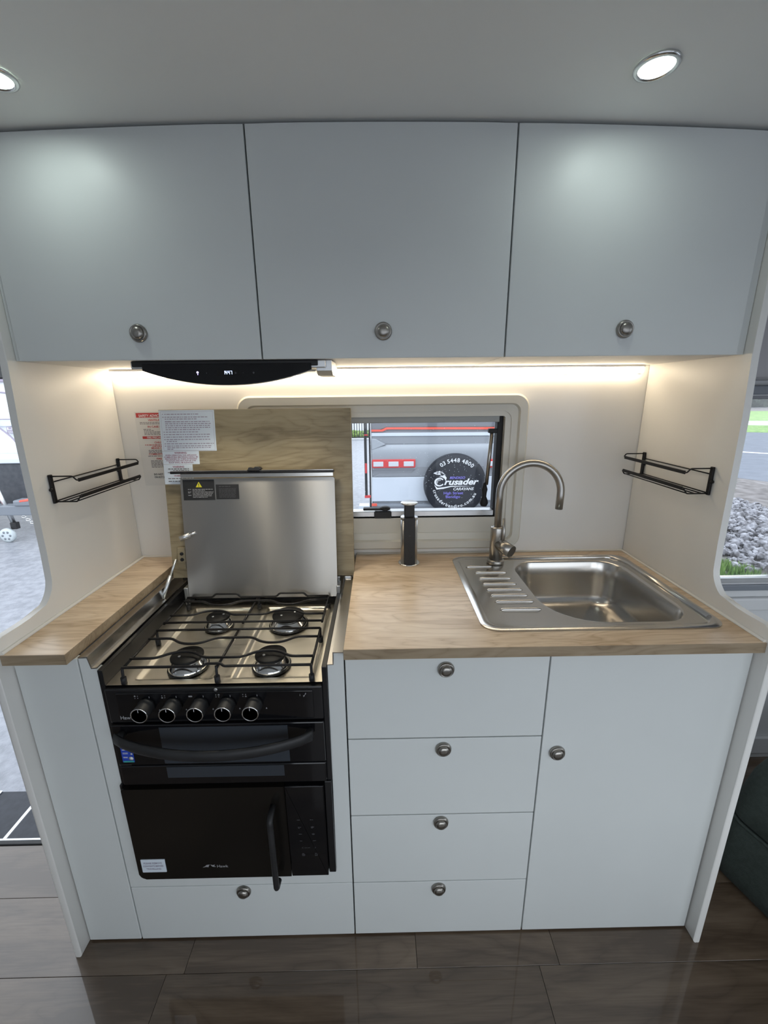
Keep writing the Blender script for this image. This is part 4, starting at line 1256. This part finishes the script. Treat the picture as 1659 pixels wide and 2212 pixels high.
FN = thing('picket_fence', 'black metal picket fence far off at the left of the kitchen window', 'fence', (-2.0, 19.8, -.6))
obj('rail', bx(-5, 1, 19.80, 19.83, -.56, -.52), M['black_matt'], FN)
obj('rail', bx(-5, 1, 19.80, 19.83, .82, .86), M['black_matt'], FN)
pk = obj('picket', bx(-.017, .017, 19.79, 19.812, -.6, 1.0), M['black_matt'], FN)
k = 0
for i in range(50):
    x = -5 + .12*i
    o = pk if i == 0 else pk.copy()
    if i: COL.objects.link(o)
    o.location = (x, 0, 0)
bm = bmesh.new(); rng = random.Random(2)
for i in range(420):
    x, y, z = rng.uniform(-6, 1.5), rng.uniform(20.2, 21.4), rng.uniform(-.6, -.40)
    r = rng.uniform(.08, .17)
    bmesh.ops.create_icosphere(bm, subdivisions=1, radius=r, matrix=Matrix.Translation((x, y, z)) @ Matrix.Rotation(rng.uniform(0, 3), 4, 'X'))
hd = obj('hedge', bm, M['hedge']); hd['kind'] = 'stuff'; tag(hd, 'low green hedge behind the black picket fence', 'hedge')
tag(obj('kerb_slab', bx(-6, 1, 19.2, 19.7, -.6, -.55, bev=.02), M['concrete']), 'pale concrete kerb in front of the picket fence', 'kerb')

# ================================================================== OUTSIDE, left: white caravan front with drawbar
WC = thing('white_caravan', 'white caravan front with drawbar and tool box outside the doorway', 'caravan', (-7.2, 6.2, -.6))
obj('shell', bx(-9.6, -4.6, 6.0, 8.2, .50, 2.6, bev=.10, seg=4), M['white_paint'], WC)
obj('dark_window', bx(-9.2, -4.7, 5.96, 6.02, 1.70, 2.35, bev=.03), M['black_glass'], WC)
obj('window_seal', bx(-9.2, -4.7, 5.95, 6.01, 1.665, 1.705, bev=.008), M['ink_faint'], WC)
obj('panel_band', bx(-9.4, -4.7, 5.97, 6.01, 1.005, 1.115, bev=.008), M['pale_paint'], WC)
obj('band_edge', bx(-9.4, -4.7, 5.965, 5.99, 1.108, 1.122, bev=.002), M['ink_faint'], WC)
nm = obj('name_panel', bx(-5.78, -5.45, 5.955, 5.975, .90, 1.00, bev=.004), M['ink_faint'], WC)
bm = bmesh.new(); text(bm, 'LIFES', -5.765, .955, .035, 5.953, 'l', .02, w=.30); lines(bm, -5.75, -5.5, .91, .022, 5.953, 5)
flatprint('lettering', bm, M['ink_white'], nm)
obj('cable', tb(smooth_path([(-6.4, 5.97, 1.45), (-6.0, 5.955, 1.10), (-5.72, 5.95, .84), (-5.64, 5.95, .70), (-5.62, 5.95, .58)], .15, 5), .012, n=8), M['ink_violet'] if 0 else M['ink_faint'], WC)
obj('cable', tb(smooth_path([(-6.6, 5.97, 1.66), (-6.1, 5.955, 1.56), (-5.3, 5.955, 1.46)], .15, 5), .012, n=8), M['ink_faint'], WC)
TBX = obj('tool_box', bx(-9.0, -4.9, 5.45, 5.95, -.12, .505, bev=.02), M['dark_paint'], WC)
obj('tool_box_lid', bx(-9.05, -4.85, 5.42, 5.98, .505, .585, bev=.015), M['pale_paint'], TBX)
DB = obj('drawbar', bx(-9.0, -4.2, 5.10, 5.28, -.195, -.055, bev=.012), M['steel_grey'], WC)
jx, jy = -5.36, 5.20
JW = obj('jockey_stand', tb([(jx-.14, jy, .33), (jx, jy, -.33)], .032, n=14), M['alu'], WC)
obj('jockey_handle', tb(smooth_path([(jx-.13, jy, .30), (jx-.15, jy, .345), (jx-.33, jy-.02, .31)], .02, 3), .014, n=8), M['alu'], JW)
obj('jockey_fork', bx(jx-.03, jx+.06, jy-.035, jy+.035, -.42, -.32, bev=.008), M['black_matt'], JW)
wh = bmesh.new(); lathe(wh, [(0, -.03), (.07, -.03), (.105, -.022), (.105, .022), (.07, .03), (0, .03)], (jx-.06, jy-.07, -.495), '-y', 28)
JWH = obj('jockey_wheel', wh, M['tyre_grey'], JW)
for k in range(6):
    a = PI/3*k
    obj('spoke_hole', la([(0, .0), (.016, 0), (.016, .004), (0, .004)], (jx-.06+.055*math.cos(a), jy-.10, -.495+.055*math.sin(a)), '-y', 10), M['steel_grey'], JWH)
obj('handbrake', tb(smooth_path([(-5.75, 5.12, .15), (-5.62, 5.12, -.02), (-5.45, 5.12, -.05)], .05, 4), .022, n=10), M['red'], DB)
obj('coupling', bx(-5.20, -4.7, 5.08, 5.26, -.055, .03, bev=.02), M['steel_grey'], DB)
obj('coupling_pin', tb([(-5.10, 5.10, .01), (-4.90, 5.10, .045)], .022, n=10), M['coral'], DB)
bm = bmesh.new()
for k in range(9):
    a = -.2 + .22*k
    cx2, cz2 = -5.12 + .05*k, -.20 - .16*math.sin(min(PI, .3*k+.1))
    tube(bm, [(cx2 + .035*math.cos(q), 5.12, cz2 + .018*math.sin(q)) for q in [2*PI*j/8 for j in range(8)]], .007, n=6, closed=True)
obj('safety_chain', bm, M['chrome'], DB)

# ================================================================== OUTSIDE, right: verge, rocks, road, far bank
def strip(name, pts, z, m, label, cat, th=.02):
    o = obj(name, pr(pts, -.6, z, 'xy'), m)
    o['label'] = label; o['kind'] = 'structure'; return o
strip('gravel_verge', [(2.2, 1.2), (60, 1.2), (60, 2.0), (9.0, 8.6), (8.0, 10.2), (2.0, 14)], -.597, M['gravel'], 'brown gravel verge between the rocks and the road', 'verge')
strip('road', [(2.0, 14), (8.0, 10.2), (9.0, 8.6), (60, 2.0), (70, 12), (22, 19.4), (17.5, 21.6), (4, 27)], -.594, M['road'], 'grey bitumen road outside the lounge window', 'road')
strip('road_line', [(11.0, 14.85), (13.6, 12.45), (13.75, 12.60), (11.15, 15.05)], -.589, M['line_white'], 'white line painted along the road', 'road marking')
strip('grass_verge', [(17.6, 21.4), (22.2, 19.2), (70, 12), (70, 18), (26.0, 24.0), (20, 26.5)], -.585, M['grass'], 'near strip of green verge across the road', 'grass')
strip('footpath', [(20, 26.5), (26.0, 24.0), (70, 18), (70, 24), (30, 28), (23, 30)], -.583, M['concrete'], 'pale footpath between the two green strips', 'path')
strip('grass_bank', [(23, 30), (30, 28), (70, 24), (90, 40), (40, 44), (30, 46)], -.58, M['grass'], 'far strip of green verge beyond the footpath', 'grass')
strip('far_road', [(30, 46), (40, 44), (90, 40), (90, 53), (34, 53)], -.578, M['gravel'], 'distant pale road beyond the green verges', 'road')
bm = bmesh.new(); rng = random.Random(9)
for i in range(280):
    x = rng.uniform(34, 85); y = 55 + rng.uniform(-1, 3); z = rng.uniform(-.5, 5); r = rng.uniform(.6, 1.5)
    bmesh.ops.create_icosphere(bm, subdivisions=1, radius=r, matrix=Matrix.Translation((x, y, z)) @ Matrix.Rotation(rng.uniform(0, 3), 4, 'Y'))
tr = obj('tree_line', bm, M['leaf_dark']); tr['kind'] = 'stuff'; tag(tr, 'dark line of trees at the far side of the roads', 'trees')
bm = bmesh.new(); rng = random.Random(11)
for i in range(2600):
    u, v = rng.random(), rng.random()
    x = 4.3 + 2.4*u + rng.uniform(-.2, .2); y = 4.5 + 1.9*u + rng.uniform(-.9, .6)
    h = .16*math.exp(-((u-.5)/.35)**2)
    r = rng.choice((.015, .02, .025, .03, .04, .06))*rng.uniform(.8, 1.3)
    n0 = len(bm.verts)
    ret = bmesh.ops.create_icosphere(bm, subdivisions=1, radius=r, matrix=Matrix.Translation((x, y, -.6+h+r*.2)) @ Matrix.Rotation(rng.uniform(0, 6), 4, (rng.random(), rng.random(), 1)) @ Matrix.Diagonal((1, rng.uniform(.6, 1), rng.uniform(.45, .8), 1)))
    for v_ in ret['verts']: v_.co += Vector((rng.uniform(-1, 1), rng.uniform(-1, 1), rng.uniform(-1, 1)))*r*.18
rk = obj('rock_pile', bm, M['rock']); rk['kind'] = 'stuff'; tag(rk, 'bank of pale broken rocks outside the lounge window', 'rocks')
bm = bmesh.new(); rng = random.Random(5)
for i in range(3400):
    x, y = rng.uniform(3.2, 4.30), rng.uniform(3.0, 4.25)
    if (x-3.6) + .55*(y-3.5) > .80: continue
    h = rng.uniform(.05, .12); a = rng.uniform(0, PI); w = .012
    dx, dy = w*math.cos(a), w*math.sin(a); lx, ly = rng.uniform(-.03, .03), rng.uniform(-.03, .03)
    bm.faces.new([bm.verts.new(p) for p in ((x-dx, y-dy, -.6), (x+dx, y+dy, -.6), (x+lx, y+ly, -.6+h))])
gt = obj('grass_tuft', bm, M['grass']); gt['kind'] = 'stuff'; tag(gt, 'patch of bright green grass below the lounge window', 'grass')
